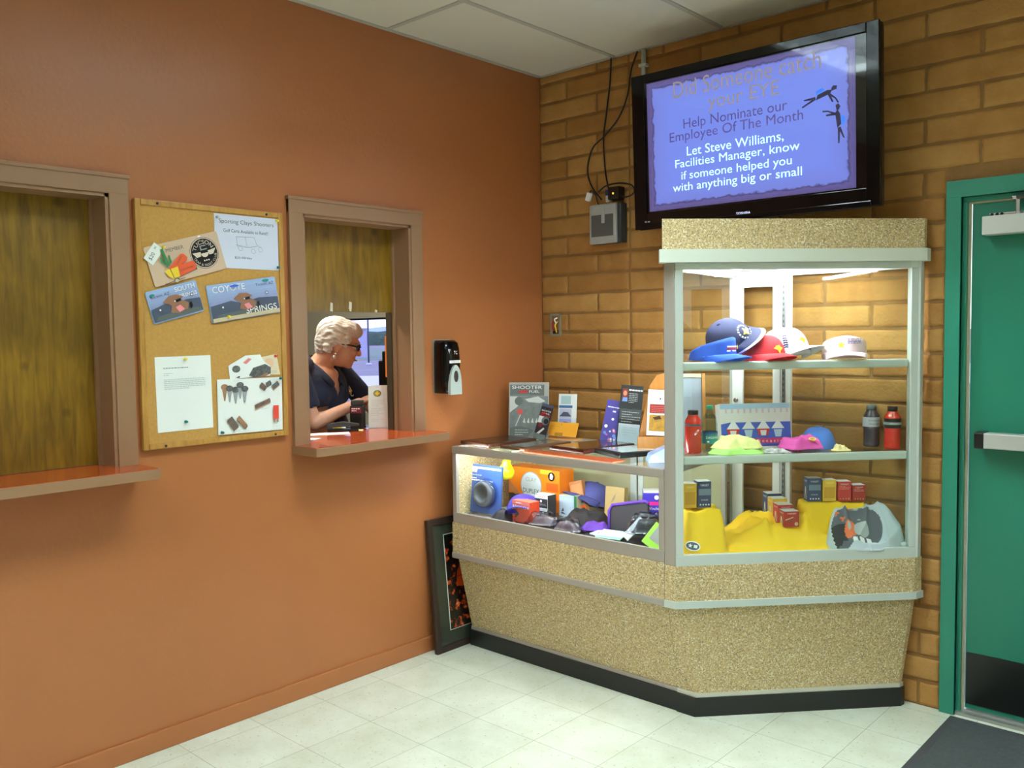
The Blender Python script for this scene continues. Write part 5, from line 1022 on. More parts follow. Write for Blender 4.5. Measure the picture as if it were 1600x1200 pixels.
# flyer
o, p, w, h = pinned('flyer', 'white flyer about golf carts for rent, at the top corner of the cork board', 'flyer', ((-1.975, 2.036), (-1.69, 2.038), (-1.694, 1.826), (-1.975, 1.828)), M('lavender_paper', (208, 212, 230), .7))
p.text('Sporting Clays Shooters', .0, h * .36, w * .86, DINK, .021); p.text('Golf Carts Available to Rent!!', -.005, h * .20, w * .70, DINK, .013); p.text('$20.00/day', -.02, -h * .30, w * .27, DINK, .011)
for x0, z0, x1, z1 in ((-.05, .02, -.045, -.02), (-.05, .02, .03, .022), (.03, .022, .04, -.005), (-.05, -.012, .0, -.02), (.0, -.02, .045, -.012), (-.01, .02, -.005, -.015), (.04, -.006, .06, -.018)):
    d = Vector((x1 - x0, z1 - z0)).normalized() * .0007; p.poly([(x0 - d.y, z0 + d.x), (x1 - d.y, z1 + d.x), (x1 + d.y, z1 - d.x), (x0 + d.y, z0 - d.x)], GINK)
for cx, cz in ((-.035, -.025), (.02, -.034), (.05, -.026)):
    for k in range(14): a = 2 * pi * k / 14; p.poly([(cx + r * cos(a + e), cz + r * sin(a + e)) for r, e in ((.010, 0), (.010, .45), (.0088, .45), (.0088, 0))], GINK)
p.build('print', o)
# member card
o, p, w, h = pinned('member_plate', 'tan member plate with a round black club badge and two orange shells', 'plate', ((-2.265, 1.885), (-1.971, 1.967), (-1.928, 1.826), (-2.218, 1.743)), TAN, .002, .003, .008)
p.text('MEMBER', -.035, .045, .072, DINK, .013)
bx_, bz_ = .077, .004
p.disc(bx_, bz_, .060, DINK); p.disc(bx_, bz_, .0580, M('pale_tan_print', (216, 200, 180), .5)); p.disc(bx_, bz_, .055, BLACK)
p.text('TUCSON', bx_, bz_, .100, M('pale_tan_print'), .015, arc=(.042, pi / 2, 1)); p.text('TRAP & SKEET CLUB', bx_, bz_, .125, M('pale_tan_print'), .009, arc=(.046, -pi / 2, -1))
p.poly([(bx_ - .05, bz_ + .008), (bx_ - .015, bz_ + .006), (bx_ - .018, bz_ - .010), (bx_ - .035, bz_ - .012)], M('pale_tan_print')); p.poly([(bx_ + .05, bz_ + .010), (bx_ + .015, bz_ + .006), (bx_ + .018, bz_ - .010), (bx_ + .035, bz_ - .010)], M('pale_tan_print'))
p.disc(bx_, bz_, .016, M('pale_tan_print'), a0=pi, a1=2 * pi); p.rect(bx_ - .014, bz_ * 0 + bx_ * 0 + bx_ - .010 if False else bx_ + .014, bz_ + .012, bz_ + .016, GREYP); p.rect(bx_ - .014, bx_ - .009, bz_ + .012, bz_ + .030, GREYP); p.rect(bx_ - .014, bx_ + .012, bz_ + .026, bz_ + .030, GREYP)
for k in (-1, 0, 1): p.disc(bx_ + k * .009, bz_ - .028, .003, WHITE, n=10)
p.poly([(-.05, -.060), (.028, -.048), (.028, -.012), (-.05, -.018)], DINK)
p.poly([(-.048, -.058), (.020, -.047), (.027, -.038), (.026, -.020), (.018, -.012), (-.048, -.020)], OPRINT); p.poly([(-.086, -.022), (-.022, .022), (-.010, .020), (.002, .004), (-.004, -.008), (-.040, -.022)], OPRINT)
p.poly([(-.07, -.060), (-.048, -.058), (-.046, -.020), (-.076, -.024)], YEL); p.poly([(-.102, -.026), (-.080, -.022), (-.074, -.062), (-.092, -.048)], YEL); p.text('TUCSON TRAP & SKEET', -.012, -.036, .06, DINK, .006, rot=.08); p.text('TUCSON', -.035, .0, .04, DINK, .006, rot=.75)
p.poly([(-.094, .055), (-.084, .055), (-.075, -.012), (-.088, -.012)], GRN); p.poly([(-.106, .026), (-.099, .026), (-.096, .010), (-.088, .002), (-.088, -.008), (-.104, .006)], GRN); p.poly([(-.072, .025), (-.066, .028), (-.064, .0), (-.074, -.008)], GRN)
p.poly([(-.115, -.072), (-.03, -.066), (-.03, -.068), (-.115, -.074)], BLACK); p.poly([(-.08, -.068), (-.066, -.060), (-.052, -.066), (-.06, -.062)], BLACK); p.disc(-.066, -.070, .007, M('bone_print', (206, 196, 170), .5)); p.disc(.07, .069, .006, WHITE, .003)
p.build('print', o)
o, p, w, h = pinned('price_tag', 'small white handwritten price tag tacked over the member plate corner', 'tag', ((-2.222, 1.909), (-2.186, 1.883), (-2.227, 1.822), (-2.262, 1.846)), PAPER, .0012, .0065)
p.text('$20', .0, -.012, .030, DINK, .016, rot=R(95)); p.text('00', -.008, .022, .010, DINK, .007, rot=R(95)); p.build('print', o)
def town_plate(label, c4, words):
    o, p, w, h = pinned('souvenir_plate', label, 'plate', c4, SKYB, .002, .003, .007, 'souvenir plates')
    for k in range(10):
        z1 = h / 2 * (.9 - k * .16); m = M('plate_sky_%d' % k, tuple(int(a + (c - a) * k / 9) for a, c in zip((160, 182, 222), (132, 134, 176))), .4); p.rect(-w / 2 + .004, w / 2 - .004, z1 - h * .1, z1, m)
    p.poly([(-w / 2 + .003, -h * .06), (-w * .2, h * .02), (-w * .05, -h * .08), (w * .2, .0), (w / 2 - .003, -h * .05), (w / 2 - .003, -h / 2 + .006), (-w / 2 + .003, -h / 2 + .006)], SLATE)
    p.poly([(-w * .40, -h * .30), (w * .1, -h * .26), (w * .45, -h * .34), (w * .45, -h * .44), (-w * .45, -h * .44)], M('dusk_print', (92, 98, 96), .5))
    words(p, w, h)
    # a plain rocky mound stands where the plate carries its cartoon
    p.poly([(-.05, .01), (-.02, .028), (.01, .026), (.035, .012), (.02, .006), (.05, -.014), (.04, -.036), (.0, -.042), (-.03, -.034), (-.02, -.01)], BROWNP); p.poly([(-.008, -.018), (.014, -.014), (.028, -.034), (.004, -.040)], PINKP); p.poly([(.0, .008), (.022, .010), (.022, .0), (.002, -.002)], BLACK); p.poly([(.05, -.018), (.06, -.012), (.062, -.03), (.05, -.04)], BLACK)
    for x, z in ((-.33, -.12), (.33, .10)): p.disc(w * x, h * z, .0065, DINK, n=14); p.disc(w * x, h * z, .0038, WHITE, n=12)
    p.disc(-.004, .004, .003, WHITE, n=10); p.build('print', o); return o
town_plate('smaller souvenir plate with dusk sky, below the member plate', ((-2.261, 1.723), (-2.061, 1.776), (-2.032, 1.658), (-2.231, 1.604)), lambda p, w, h: (p.text('Tucson, AZ', -w * .26, h * .30, w * .38, M('plum_ink', (70, 58, 110), .5), .012), p.text('SOUTH', w * .24, h * .36, w * .40, WHITE, .017), p.text('SPRINGS', w * .25, h * .14, w * .40, WHITE, .014), p.disc(-w * .40, h * .36, .010, TEAL, .005)))
o = town_plate('larger souvenir plate lettered SPRINGS with a sandy strip along its bottom', ((-2.021, 1.754), (-1.716, 1.802), (-1.692, 1.656), (-1.998, 1.608)), lambda p, w, h: (p.text('COYOTE', -w * .20, h * .36, w * .46, WHITE, .025), p.text('Tucson, AZ', w * .32, h * .34, w * .27, M('plum_ink'), .012), p.rect(-w / 2 + .004, w / 2 - .004, -h / 2 + .003, -h * .38, SAND), p.text('SPRINGS', w * .22, -h * .30, w * .46, WHITE, .024), p.disc(w * .34, h * .43, .016, TEAL, .005), p.disc(-w * .12, h * .40, .02, BLUE, .005)))
o, p, w, h = pinned('notice', 'white typed letter at the lower corner of the cork board', 'notice', ((-2.233, 1.485), (-2.011, 1.487), (-2.005, 1.205), (-2.229, 1.203)), PAPER)
p.lines(-.08, .02, .098, 1, .01, GINK, .004, 3, True); p.lines(-.08, -.02, .078, 1, .01, M('pale_ink', (192, 202, 204), .7), .003, 8); p.lines(-.08, -.06, .071, 1, .01, MC['pale_ink'], .003, 8, True); p.lines(-.08, .085, .055, 6, .007, MC['pale_ink'], .0028, 4); p.build('print', o)
CHOC, WAF, GRIT = M('chocolate_print', (86, 70, 64), .5, var=.5, vs=60, c2=(130, 110, 96)), M('wafer_print', (170, 126, 96), .5, var=.3, vs=60), M('grit_print', (120, 122, 120), .5, var=.8, vs=70, c2=(44, 42, 44))
o, p, w, h = pinned('picture_sheet', 'white sheet with pictures of ice cream cones and bars', 'sheet', ((-1.987, 1.39), (-1.698, 1.388), (-1.694, 1.169), (-1.987, 1.173)), PAPER, .0016, .003); p.rect(-w / 2 + .003, w / 2 - .003, -h / 2 + .003, h / 2 - .003, PAPER)
for cx, cz, m in ((-.115, .078, WAF), (-.094, .072, GRIT), (-.068, .066, GRIT), (-.048, .084, GRIT), (-.028, .068, GRIT)):
    p.poly([(cx - .011, cz - .008), (cx + .011, cz - .008), (cx + .002, cz - .055), (cx - .003, cz - .055)], WAF if m is WAF else GINK); p.disc(cx, cz, .016, m, .012)
def bar(cx, cz, a, l, t, m, e=None):
    q = [(-l / 2, -t / 2), (l / 2, -t / 2), (l / 2, t / 2), (-l / 2, t / 2)]; T = lambda pts, dz: [(cx + x * cos(a) - z * sin(a), cz + dz + x * sin(a) + z * cos(a)) for x, z in pts]
    p.poly(T(q, -.005), e or CHOC); p.poly(T(q, 0), m)
bar(.055, .075, -.7, .03, .018, CHOC); bar(.080, .086, .5, .024, .016, GRIT); bar(.112, .078, .6, .034, .018, GRIT, WAF); bar(.050, .006, .35, .075, .014, CHOC, WAF); bar(-.085, -.066, -.95, .05, .026, CHOC); bar(-.045, -.064, -.85, .055, .018, WAF, GRIT)
p.rect(.098, .124, -.062, -.006, M('red_ice_print', (228, 78, 62), .4)); p.rect(.100, .105, -.076, -.062, WAF); p.rect(.116, .121, -.076, -.062, WAF)
for x, z in ((.06, .056), (.06, -.014), (-.06, -.094), (.11, -.090), (.10, .106), (-.06, .104)): p.lines(x - .02, x + .02, z, 2, .004, M('pale_ink'), .0012, 2)
p.build('print', o)
def cutout(label, pts, lift, m, deco):
    cy = sum(a for a, c in pts) / len(pts); cz = sum(c for a, c in pts) / len(pts); o = thing('picture_cutout', label, 'cutout', (.0165 + lift, cy, cz), (0, 0, pi / 2), 'ice cream cutouts')
    b = MB(); b.prism([(a - cy, c - cz) for a, c in pts], -.0012, 0, m, 1); b.build('sheet', o); p = Print(-.0014); deco(p); p.build('print', o)
cutout('beige cut-out picture scrap behind the white one, by the red pin', [(-1.80, 1.40), (-1.700, 1.398), (-1.715, 1.484), (-1.79, 1.472)], .001, M('beige_paper', (220, 208, 178), .6), lambda p: (p.disc(.0, .01, .02, M('peach_print', (224, 184, 150), .5)), p.lines(.0, .035, -.025, 3, .006, GINK)))
cutout('white cut-out picture of ice cream sandwiches above the picture sheet', [(-1.936, 1.442), (-1.859, 1.481), (-1.792, 1.484), (-1.776, 1.456), (-1.745, 1.435), (-1.749, 1.396), (-1.93, 1.389)], .0025, PAPER, lambda p: (p.disc(-.075, -.012, .018, GRIT, .014), p.poly([(-.045, .012), (-.02, .03), (-.005, .026), (-.03, .006)], M('rosy_print', (224, 130, 130), .5)), p.poly([(-.02, -.04), (.0, -.01), (.055, .004), (.082, -.01), (.08, -.036), (.05, -.046), (.0, -.048)], GRIT), p.poly([(.03, -.045), (.065, -.03), (.07, -.04), (.05, -.048)], WAF), p.poly([(-.08, -.045), (-.06, -.040), (-.062, -.047)], BLACK)))
def pin(label, y, z, m, lift=.005):
    o = thing('push_pin', label, 'push pin', (.0165 + lift, y, z), (0, 0, pi / 2), 'push pins on the cork board')
    b = MB(); b.lathe([(.0055, .0), (.006, .002), (.0035, .004), (.003, .009), (.005, .011), (.0045, .013), (0, .0135)], m, 14, Matrix.Rotation(pi / 2, 4, 'X')); b.build('pin_head', o)
PY, PT, PR, PW = M('yellow_pin', (240, 220, 60), .35), M('teal_pin', (20, 110, 112), .35), M('red_pin', (220, 60, 50), .35), M('clear_pin', (196, 200, 200), .2)
for a in (('yellow push pin holding the price tag', -2.189, 1.892, PY, .009), ('yellow push pin at the upper corner of the golf cart flyer', -1.699, 2.029, PY), ('pale push pin at the upper inner corner of the golf cart flyer', -1.965, 2.022, PW), ('teal push pin at the lower corner of the golf cart flyer', -1.699, 1.839, PT), ('yellow push pin at the top of the typed letter', -2.116, 1.475, PY), ('teal push pin near the bottom of the typed letter', -2.122, 1.237, PT), ('teal push pin at the upper corner of the picture sheet', -1.704, 1.383, PT, .008), ('teal push pin at the lower corner of the picture sheet', -1.975, 1.182, PT, .008), ('red push pin in the beige cut-out scrap', -1.723, 1.476, PR), ('yellow push pin at the bottom of the larger souvenir plate', -1.93, 1.636, PY, .008)): pin(*a)

# ================================================================== soap dispenser
o = thing('soap_dispenser', 'black soap dispenser with a silver push lever on the painted wall', 'soap dispenser', (0.002, -.772, 1.268), (0, 0, pi / 2))
def sec(z, w, d): # rounded section
    pts = []
    for k in range(13):
        a = pi * k / 12; c, s_ = cos(a), sin(a); pts.append((w / 2 * (abs(c) ** .45) * (1 if c > 0 else -1), -.02 - (d - .02) * abs(s_) ** .5, z))
    return [(w / 2, 0, z)] + pts + [(-w / 2, 0, z)]
b = MB(); b.loft([sec(z, w, d) for z, w, d in ((.0, .108, .082), (.06, .110, .090), (.15, .110, .094), (.215, .108, .090), (.245, .104, .082), (.258, .09, .06))], GLOSSB); b.build('cover', o, None, True)
b = MB(); b.box(-.057, .057, -.004, .0, -.002, .262, M('grey_back_plate', (150, 148, 138), .5)); b.build('back_plate', o)
LV = M('silver_lever', (188, 204, 200), .3, .2)
outer = [(-.038, -.006), (.038, -.006)] + [(.038 * cos(pi * k / 12) ** 1 if k < 6 else -.038 * abs(cos(pi * k / 12)), .02 + .118 * sin(pi * k / 12) ** .8) for k in range(13)]
inn = [(.014 * cos(2 * pi * k / 16), .082 + .028 * sin(2 * pi * k / 16)) for k in range(16)]
b = MB(); b.prism(outer, -.102, -.084, LV, 1); lv = b.build('push_lever', o, None, True)
b = MB(); b.prism(inn, -.1035, -.100, M('lever_recess', (56, 54, 54), .5), 1); b.build('recess', lv, None, True)
p = Print(-.0955); p.rect(-.036, .038, .147, .160, WHITE); p.lines(-.03, .03, .1535, 1, .01, GINK, .003, 2, True); p.text('TC', .005, .198, .022, WHITE, .016); p.build('label_strip', o)

# ================================================================== things on the open window's ledge
ZW = 1.0955
def on_ledge(u, v): q = at(u, v, 2, ZW); return (q.x, q.y, ZW)
o, p = flat_card('rate_card', 'white folded rate card with a round yellow emblem standing on the ledge', 'card', (-.235, -.985, ZW), R(42), R(-5), .098, .212, .003, PAPER)
p.disc(-.004, .172, .019, SLATE, .016); p.disc(-.004, .172, .016, M('olive_gold_print', (170, 160, 70), .5), .013); star(p, -.004, .172, .014, YEL, 4, .5)
for z, n in ((.138, 4), (.098, 3), (.072, 2), (.044, 2)): p.lines(-.034, .030, z, n, .009, M('pale_ink'), .0018, int(z * 999))
p.build('print', o); b = MB(); b.box(.049, .058, -.002, .03, .0, .20, ACRYL); b.box(-.05, .058, .026, .03, .0, .20, ACRYL); b.build('acrylic_stand', o)
o = thing('card_terminal', 'black card terminal standing behind the rate card', 'card terminal', (-.29, -1.075, ZW), (0, 0, R(40))); b = MB(); b.box(-.035, .03, 0, .07, 0, .115, BLACK, .008); b.box(-.032, .026, .01, .06, .115, .14, DARK, .006); b.build('body', o)
p = Print(-.0003); p.rect(-.03, .024, .078, .108, M('maroon_print')); p.lines(-.024, .018, .100, 2, .010, WHITE, .005, 3); p.build('display', o)
def pen(label, u, v, a, l, m, tip): q = on_ledge(u, v); o = thing('pen', label, 'pen', (q[0], q[1], ZW + .006), (0, 0, a), 'pens on the ledge'); b = MB(); b.tube([(-l / 2, 0, 0), (l / 2, 0, 0)], .0055, m, 10); b.build('barrel', o); b = MB(); b.tube([(l / 2, 0, 0), (l / 2 + .012, 0, 0)], [.005, .001], tip, 10); b.tube([(-l / 2 - .02, 0, 0), (-l / 2, 0, 0)], .006, tip, 10); b.build('cap', o)
pen('yellow highlighter pen lying on the ledge', 535, 670, R(62), .10, YEL, BLACK); pen('black pen lying on the ledge beside the rate card', 556, 669.5, R(60), .10, BLACK, PAPER)
q = on_ledge(492, 681); o = thing('paper', 'white slip of paper with a blue edge by the ledge corner', 'paper', (-.13, -1.475, ZW), (0, 0, .5)); b = MB(); b.box(-.05, .05, -.04, .04, 0, .0015, PAPER); b.box(-.05, .05, -.04, -.03, .0014, .002, M('light_blue_print')); b.build('sheet', o)
o = thing('paper', 'white paper sheet at the inner edge of the ledge before the person', 'paper', (-.235, -1.30, ZW), (0, 0, R(58))); b = MB(); b.box(-.11, .11, -.05, .04, 0, .0015, PAPER); b.build('sheet', o)
o = thing('paper', 'pale yellow paper under the highlighter pen', 'paper', (-.262, -1.135, ZW), (0, 0, R(52))); b = MB(); b.box(-.06, .06, -.03, .03, 0, .0012, M('pale_yellow_paper', (226, 216, 140), .7)); b.build('sheet', o)
# office counter with dark machines
o = thing('office_counter', 'dark work counter inside the office below the outside window', 'counter', (-.75, -.52, 0)); b = MB(); b.box(-.42, .36, -.36, .42, .96, 1.0, DARK, .004); b.build('worktop', o); b = MB(); b.box(-.40, .32, -.32, .40, 0, .96, M('counter_front', (90, 84, 78), .6)); b.build('cabinet', o)
o = thing('monitor', 'black monitor seen from behind at the edge of the shutter opening', 'monitor', (-.50, -.665, 1.0), (0, 0, R(112))); b = MB(); b.box(-.085, .085, -.018, .018, .17, .47, BLACK, .008); b.box(-.07, .07, .016, .05, .20, .42, BLACK, .01); b.build('display_housing', o); b = MB(); b.box(-.02, .02, .0, .03, .01, .22, DARK); b.box(-.09, .09, -.06, .08, 0, .012, DARK, .004); b.build('stand', o)
o = thing('printer', 'dark receipt printer on the office counter behind the rate card', 'printer', (-.66, -.42, 1.0), (0, 0, R(40))); b = MB(); b.box(-.09, .11, -.06, .08, 0, .13, BLACK, .015); b.build('housing', o); b = MB(); b.box(-.06, .08, -.02, .03, .128, .14, DARK, .003); b.build('paper_slot', o)
o = thing('stapler', 'black desk machine on the ledge under her forearm', 'desk machine', (-.268, -1.175, ZW), (0, 0, R(50))); b = MB(); b.box(-.075, .075, -.022, .022, 0, .012, BLACK, .004); b.build('base', o); b = MB(); b.loft([[(-.075, s * .018, .018), (-.075, s * .018, .036), (.0, s * .018, .046), (.075, s * .018, .034), (.075, s * .018, .026)][:] for s in (-1, 1)], DARK, False); b.box(-.074, -.05, -.015, .015, .01, .022, DARK); b.build('arm', o)
o = thing('lanyard_strap', 'orange strap hanging at the edge of the shutter opening', 'strap', (-.165, -.9805, 1.35)); b = MB(); b.box(-.012, .012, -.0, .005, 0, .20, M('orange_webbing', (226, 126, 40), .7), .001); b.build('strap', o); b = MB(); b.tube([(0, .002, .2), (.0, .006, .215)], .003, STEEL); b.build('hook', o)
# ================================================================== the person behind the ledge
SK = M('skin', (226, 178, 150), .5, var=.12, vs=14, c2=(210, 150, 124)); SH = M('navy_polo_cotton', (20, 36, 68), .8, sheen=.1, var=.3, vs=6); HR = M('silver_hair', (232, 232, 228), .55, var=.3, vs=40, c2=(192, 190, 184), stretch=(1, 1, .25)); TR = M('dark_trousers', (34, 34, 40), .8)
pr_ = thing('person', 'person with short silver hair and glasses, in a navy polo shirt, looking down', 'person', (-.62, -1.06, 0.0))
O = Vector((-.62, -1.06, 0.0))
def W2(x, y, z): return Vector((x, y, z)) - O
TA = R(18); TF = Vector((cos(TA), sin(TA), 0)); TR_ = Vector((sin(TA), -cos(TA), 0))        # torso forward, her right
def T(f, r, z): return TF * f + TR_ * r + Vector((0, 0, z))
TM = Matrix(((TF.x, TR_.x, 0), (TF.y, TR_.y, 0), (0, 0, 1))).to_4x4()
HA, HP = R(50), R(-16); HFw = Vector((cos(HA) * cos(HP), sin(HA) * cos(HP), sin(HP))); HRt = Vector((sin(HA), -cos(HA), 0)); HU = HRt.cross(HFw)
HC = W2(-.545, -.975, 1.512)                                                             # head centre
HM = Matrix(((HFw.x, HRt.x, HU.x), (HFw.y, HRt.y, HU.y), (HFw.z, HRt.z, HU.z))).to_4x4()
def Hd(f, r, u): return HC + HFw * f + HRt * r + HU * u
SR, SL = T(-.005, .178, 1.375), T(-.005, -.178, 1.375); ER, WR = W2(-.475, -1.195, 1.125), W2(-.425, -.955, 1.212); EL, WL = W2(-.555, -.735, 1.135), W2(-.415, -.835, 1.190)
body = [('e', Hd(-.012, 0, .028), (.098, .078, .088), HM), ('e', Hd(.022, 0, -.035), (.072, .062, .080), HM), ('e', Hd(.050, 0, -.078), (.040, .040, .034), HM), ('e', Hd(.066, 0, -.096), (.022, .024, .018), HM),
        ('c', Hd(.086, 0, .020), Hd(.108, 0, -.026), .009, .013), ('e', Hd(.098, .011, -.030), (.010, .008, .007), HM), ('e', Hd(.098, -.011, -.030), (.010, .008, .007), HM),
        ('e', Hd(.078, .030, -.030), (.020, .024, .024), HM), ('e', Hd(.078, -.030, -.030), (.020, .024, .024), HM), ('e', Hd(.078, 0, .030), (.022, .052, .012), HM),
        ('e', Hd(.086, 0, -.056), (.012, .022, .006), HM), ('e', Hd(.083, 0, -.068), (.012, .020, .007), HM),
        ('e', Hd(-.008, .079, -.012), (.022, .010, .032), HM), ('e', Hd(-.008, -.079, -.012), (.022, .010, .032), HM), ('e', Hd(-.004, .080, -.038), (.010, .008, .012), HM), ('e', Hd(-.004, -.080, -.038), (.010, .008, .012), HM),
        ('c', Hd(-.030, 0, -.050), T(-.015, 0, 1.385), .056, .060), ('c', T(-.01, .05, 1.385), T(-.01, .15, 1.375), .045, .048), ('c', T(-.01, -.05, 1.385), T(-.01, -.15, 1.375), .045, .048),
        ('e', T(.005, 0, 1.27), (.100, .165, .145), TM), ('e', T(.035, 0, 1.33), (.070, .12, .07), TM), ('e', T(.01, 0, 1.06), (.105, .150, .17), TM), ('e', T(-.01, 0, .90), (.115, .165, .13), TM),
        ('c', SR, ER, .046, .036), ('c', ER, WR, .038, .025), ('c', SL, EL, .046, .036), ('c', EL, WL, .038, .025),
        ('c', T(0, .085, .85), T(.02, .095, .47), .082, .056), ('c', T(0, -.085, .85), T(.02, -.095, .47), .082, .056), ('c', T(.02, .095, .47), T(-.01, .10, .09), .054, .036), ('c', T(.02, -.095, .47), T(-.01, -.10, .09), .054, .036), ('c', T(-.02, .10, .045), T(.13, .11, .032), .036, .028), ('c', T(-.02, -.10, .045), T(.13, -.11, .032), .036, .028)]
def hand(w, d, up, side):
    """palm and five bent fingers reaching along d from wrist w"""
    d = d.normalized(); up = (up - d * up.dot(d)).normalized(); s = d.cross(up) * side; out = [('e', w + d * .045, (.046, .036, .016), Matrix((((d.x, s.x, up.x)), (d.y, s.y, up.y), (d.z, s.z, up.z))).to_4x4())]
    for k, (o_, l) in enumerate(((-.026, .066), (-.009, .076), (.009, .070), (.025, .054))):
        a = w + d * .078 + s * o_; m = a + (d * .8 - up * .35 + s * o_ * 2).normalized() * l * .5; e = m + (d * .45 - up * .85).normalized() * l * .5; out += [('c', a, m, .0085, .0078), ('c', m, e, .0078, .0068)]
    a = w + d * .030 - s * .030; m = a + (d * .6 - s * .7 - up * .3).normalized() * .034; e = m + (d * .9 - up * .4).normalized() * .030; out += [('c', a, m, .011, .0095), ('c', m, e, .0095, .008)]
    return out
body += hand(WR, WR - ER, Vector((0, 0, 1)), 1) + hand(WL, WL - EL, Vector((0, 0, 1)), -1)
blobs(body, .0052, SK, 4, 'body', pr_)
# polo shirt: torso and short sleeves grown the same way, opened at the neck
RS, LS = SR.lerp(ER, .66), SL.lerp(EL, .66)
shirt = [('c', T(-.02, .04, 1.405), T(-.012, .155, 1.385), .056, .062), ('c', T(-.02, -.04, 1.405), T(-.012, -.155, 1.385), .056, .062), ('e', T(.005, 0, 1.27), (.118, .185, .155), TM), ('e', T(.045, .075, 1.255), (.075, .075, .075), TM), ('e', T(.045, -.075, 1.255), (.075, .075, .075), TM), ('e', T(.012, 0, 1.06), (.124, .172, .18), TM), ('e', T(-.005, 0, .93), (.13, .18, .12), TM), ('c', SR, RS, .064, .058), ('c', SL, LS, .064, .058)]
def neck(v):
    f = v.dot(TF); r = v.dot(TR_); z = v.z
    if f > .01 and z > 1.255 and abs(r) < (z - 1.255) * .42 + .004: return True
    if z > 1.405 and (f + .02) ** 2 + r ** 2 < .066 ** 2: return True
    return (v - SR).dot((ER - SR).normalized()) > (RS - SR).length + .026 and (v - ER).length < .13 or (v - SL).dot((EL - SL).normalized()) > (LS - SL).length + .026 and (v - EL).length < .13
def wrinkle(c): return .004 * noise.noise(Vector((c.x * 16, c.y * 16, c.z * 9))) + .002 * noise.noise(c * 40)
so = blobs(shirt, .007, SH, 8, 'polo_shirt', pr_, wrinkle, neck)
md = so.modifiers.new('thick', 'SOLIDIFY'); md.thickness = .003; md.offset = -1
b = MB()
for s in (-1, 1):
    edge = [T(-.085, s * .02, 1.452), T(-.055, s * .060, 1.456), T(-.005, s * .074, 1.440), T(.045, s * .062, 1.405), T(.085, s * .040, 1.365), T(.112, s * .020, 1.320)]
    outr = [T(-.105, s * .025, 1.418), T(-.072, s * .085, 1.420), T(-.005, s * .108, 1.408), T(.060, s * .100, 1.368), T(.112, s * .080, 1.322), T(.122, s * .040, 1.292)]
    b.slab(lambda u, v: bz_pts(edge, 4)[min(20, int(round(u * 20)))].lerp(bz_pts(outr, 4)[min(20, int(round(u * 20)))], v) + TF * .006 * sin(pi * v) + Vector((0, 0, .004 * sin(pi * v))), 20, 4, .004, SH, None, Vector((-TF.x * .7, -TF.y * .7, -.7)))
b.build('collar', so)
p = Print(0, .0006); star(p, 0, 0, .022, YEL, 4, .5); star(p, .002, 0, .014, M('gold_thread'), 4, .5, .6)
for k in range(9): a = R(120 + k * 22); p.poly([(.030 * cos(a - .12), .030 * sin(a - .12)), (.030 * cos(a + .12), .030 * sin(a + .12)), (.025 * cos(a + .12), .025 * sin(a + .12)), (.025 * cos(a - .12), .025 * sin(a - .12))], WHITE)
lg = p.build('emblem', so); n_ = (TF * .92 - TR_ * .22 + Vector((0, 0, .12))).normalized(); c_ = T(.135, -.088, 1.268); x_ = Vector((0, 0, 1)).cross(n_).normalized(); z_ = n_.cross(x_)
lg.matrix_local = Matrix(((x_.x, -n_.x, z_.x, c_.x), (x_.y, -n_.y, z_.y, c_.y), (x_.z, -n_.z, z_.z, c_.z), (0, 0, 0, 1)))
blobs([('e', T(-.01, 0, .88), (.125, .175, .11), TM)] + [('c', T(0, s * .085, .86), T(.02, s * .095, .47), .092, .072) for s in (-1, 1)] + [('c', T(.02, s * .095, .47), T(-.01, s * .10, .10), .072, .062) for s in (-1, 1)], .012, TR, 6, 'trousers', pr_)
b = MB()
for s in (-1, 1): b.ell(T(.05, s * .105, .042), (.13, .05, .045), BLACK, 20, 10, Matrix.Identity(4))
b.build('shoes', pr_)
hair = [('e', Hd(-.030, 0, .045), (.104, .092, .092), HM), ('e', Hd(.012, 0, .082), (.088, .078, .050), HM), ('e', Hd(.046, .02, .080), (.040, .052, .032), HM), ('e', Hd(-.075, 0, .0), (.055, .074, .072), HM), ('e', Hd(-.085, 0, -.05), (.030, .055, .036), HM), ('e', Hd(-.025, .076, .018), (.046, .020, .042), HM), ('e', Hd(-.025, -.076, .018), (.046, .020, .042), HM), ('e', Hd(.030, .072, .030), (.026, .014, .040), HM), ('e', Hd(.030, -.072, .030), (.026, .014, .040), HM), ('e', Hd(-.05, .074, -.030), (.026, .016, .030), HM), ('e', Hd(-.05, -.074, -.030), (.026, .016, .030), HM)]
HI = HM.inverted()
def strands(c):
    l = HI @ (c - HC); a = math.atan2(l.y, l.z + .02); return .0065 * noise.noise(Vector((a * 9, l.x * 22, l.z * 5))) + .004 * noise.noise(Vector((a * 26, l.x * 40, 3)))
blobs(hair, .005, HR, 3, 'hair', pr_, strands)
b = MB()
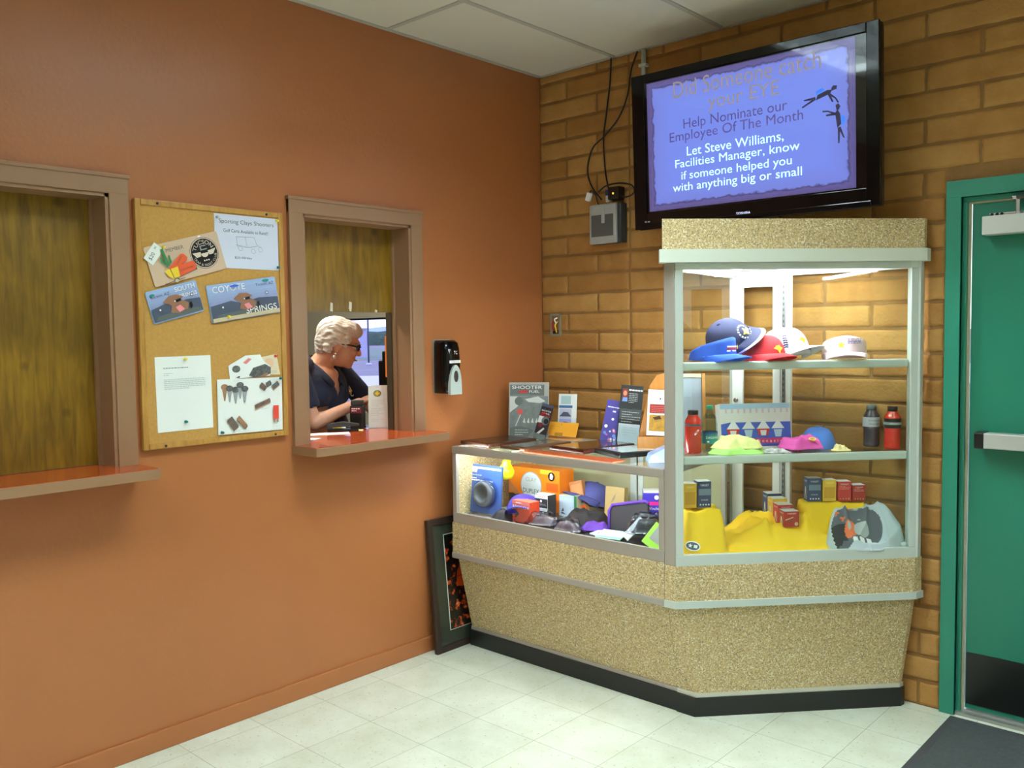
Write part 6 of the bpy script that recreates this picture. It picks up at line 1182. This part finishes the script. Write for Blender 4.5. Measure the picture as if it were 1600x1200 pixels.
for s in (-1, 1):
    c = Hd(.101, s * .034, .006); pts = [c + HRt * (.026 * cos(a)) * 1 + HU * (.016 * sin(a)) - HFw * (.010 * abs(cos(a)) * (1 if cos(a) * s > 0 else 0)) for a in [2 * pi * k / 20 for k in range(21)]]
    b.tube(pts, .0034, BLACK, 8); b.tube([Hd(.092, s * .060, .010), Hd(.06, s * .076, .010), Hd(.0, s * .085, .004)], .0040, BLACK, 8)
b.tube([Hd(.103, .010, .010), Hd(.107, 0, .012), Hd(.103, -.010, .010)], .003, BLACK, 8)
gl = b.build('glasses', pr_); b = MB()
for s in (-1, 1):
    c = Hd(.100, s * .034, .006); q = [c + HRt * (.024 * cos(a)) + HU * (.0145 * sin(a)) - HFw * (.009 * abs(cos(a)) * (1 if cos(a) * s > 0 else 0)) for a in [2 * pi * k / 20 for k in range(20)]]; b.loft([q, [v - HFw * .0015 for v in q]], glass_mat('smoked_lens_glass', (150, 146, 150)), False)
b.build('lens', gl)
for s in (-1, 1):
    b = MB(); b.ell(tuple(Hd(.080, s * .032, .004)), (.012,) * 3, WHITE, 16, 10); e = b.build('eye', pr_); b = MB(); b.ell(tuple(Hd(.089, s * .032, .001)), (.0055,) * 3, M('brown_iris', (70, 50, 40), .3), 12, 8); b.build('iris', e)
    b = MB(); b.ell(tuple(Hd(.088, s * .032, .022)), (.004,) * 3, HR, 8, 6); b.tube([Hd(.092, s * .014, .024), Hd(.090, s * .034, .030), Hd(.078, s * .052, .024)], .0032, M('grey_brow', (150, 146, 138), .7), 8); b.build('eyebrow', pr_)
    b = MB(); b.ell(tuple(Hd(-.004, s * .089, -.052)), (.006,) * 3, M('pearl', (226, 230, 230), .2, .3), 12, 8); b.ell(tuple(Hd(-.006, s * .091, -.070)), (.009, .009, .011), M('pearl'), 12, 8); b.build('earring', pr_)
b = MB(); b.tube([Hd(.096, .020, -.061), Hd(.103, .0, -.0615), Hd(.096, -.020, -.061)], .0035, M('lip_rose', (186, 98, 92), .45), 8); b.build('lips', pr_)
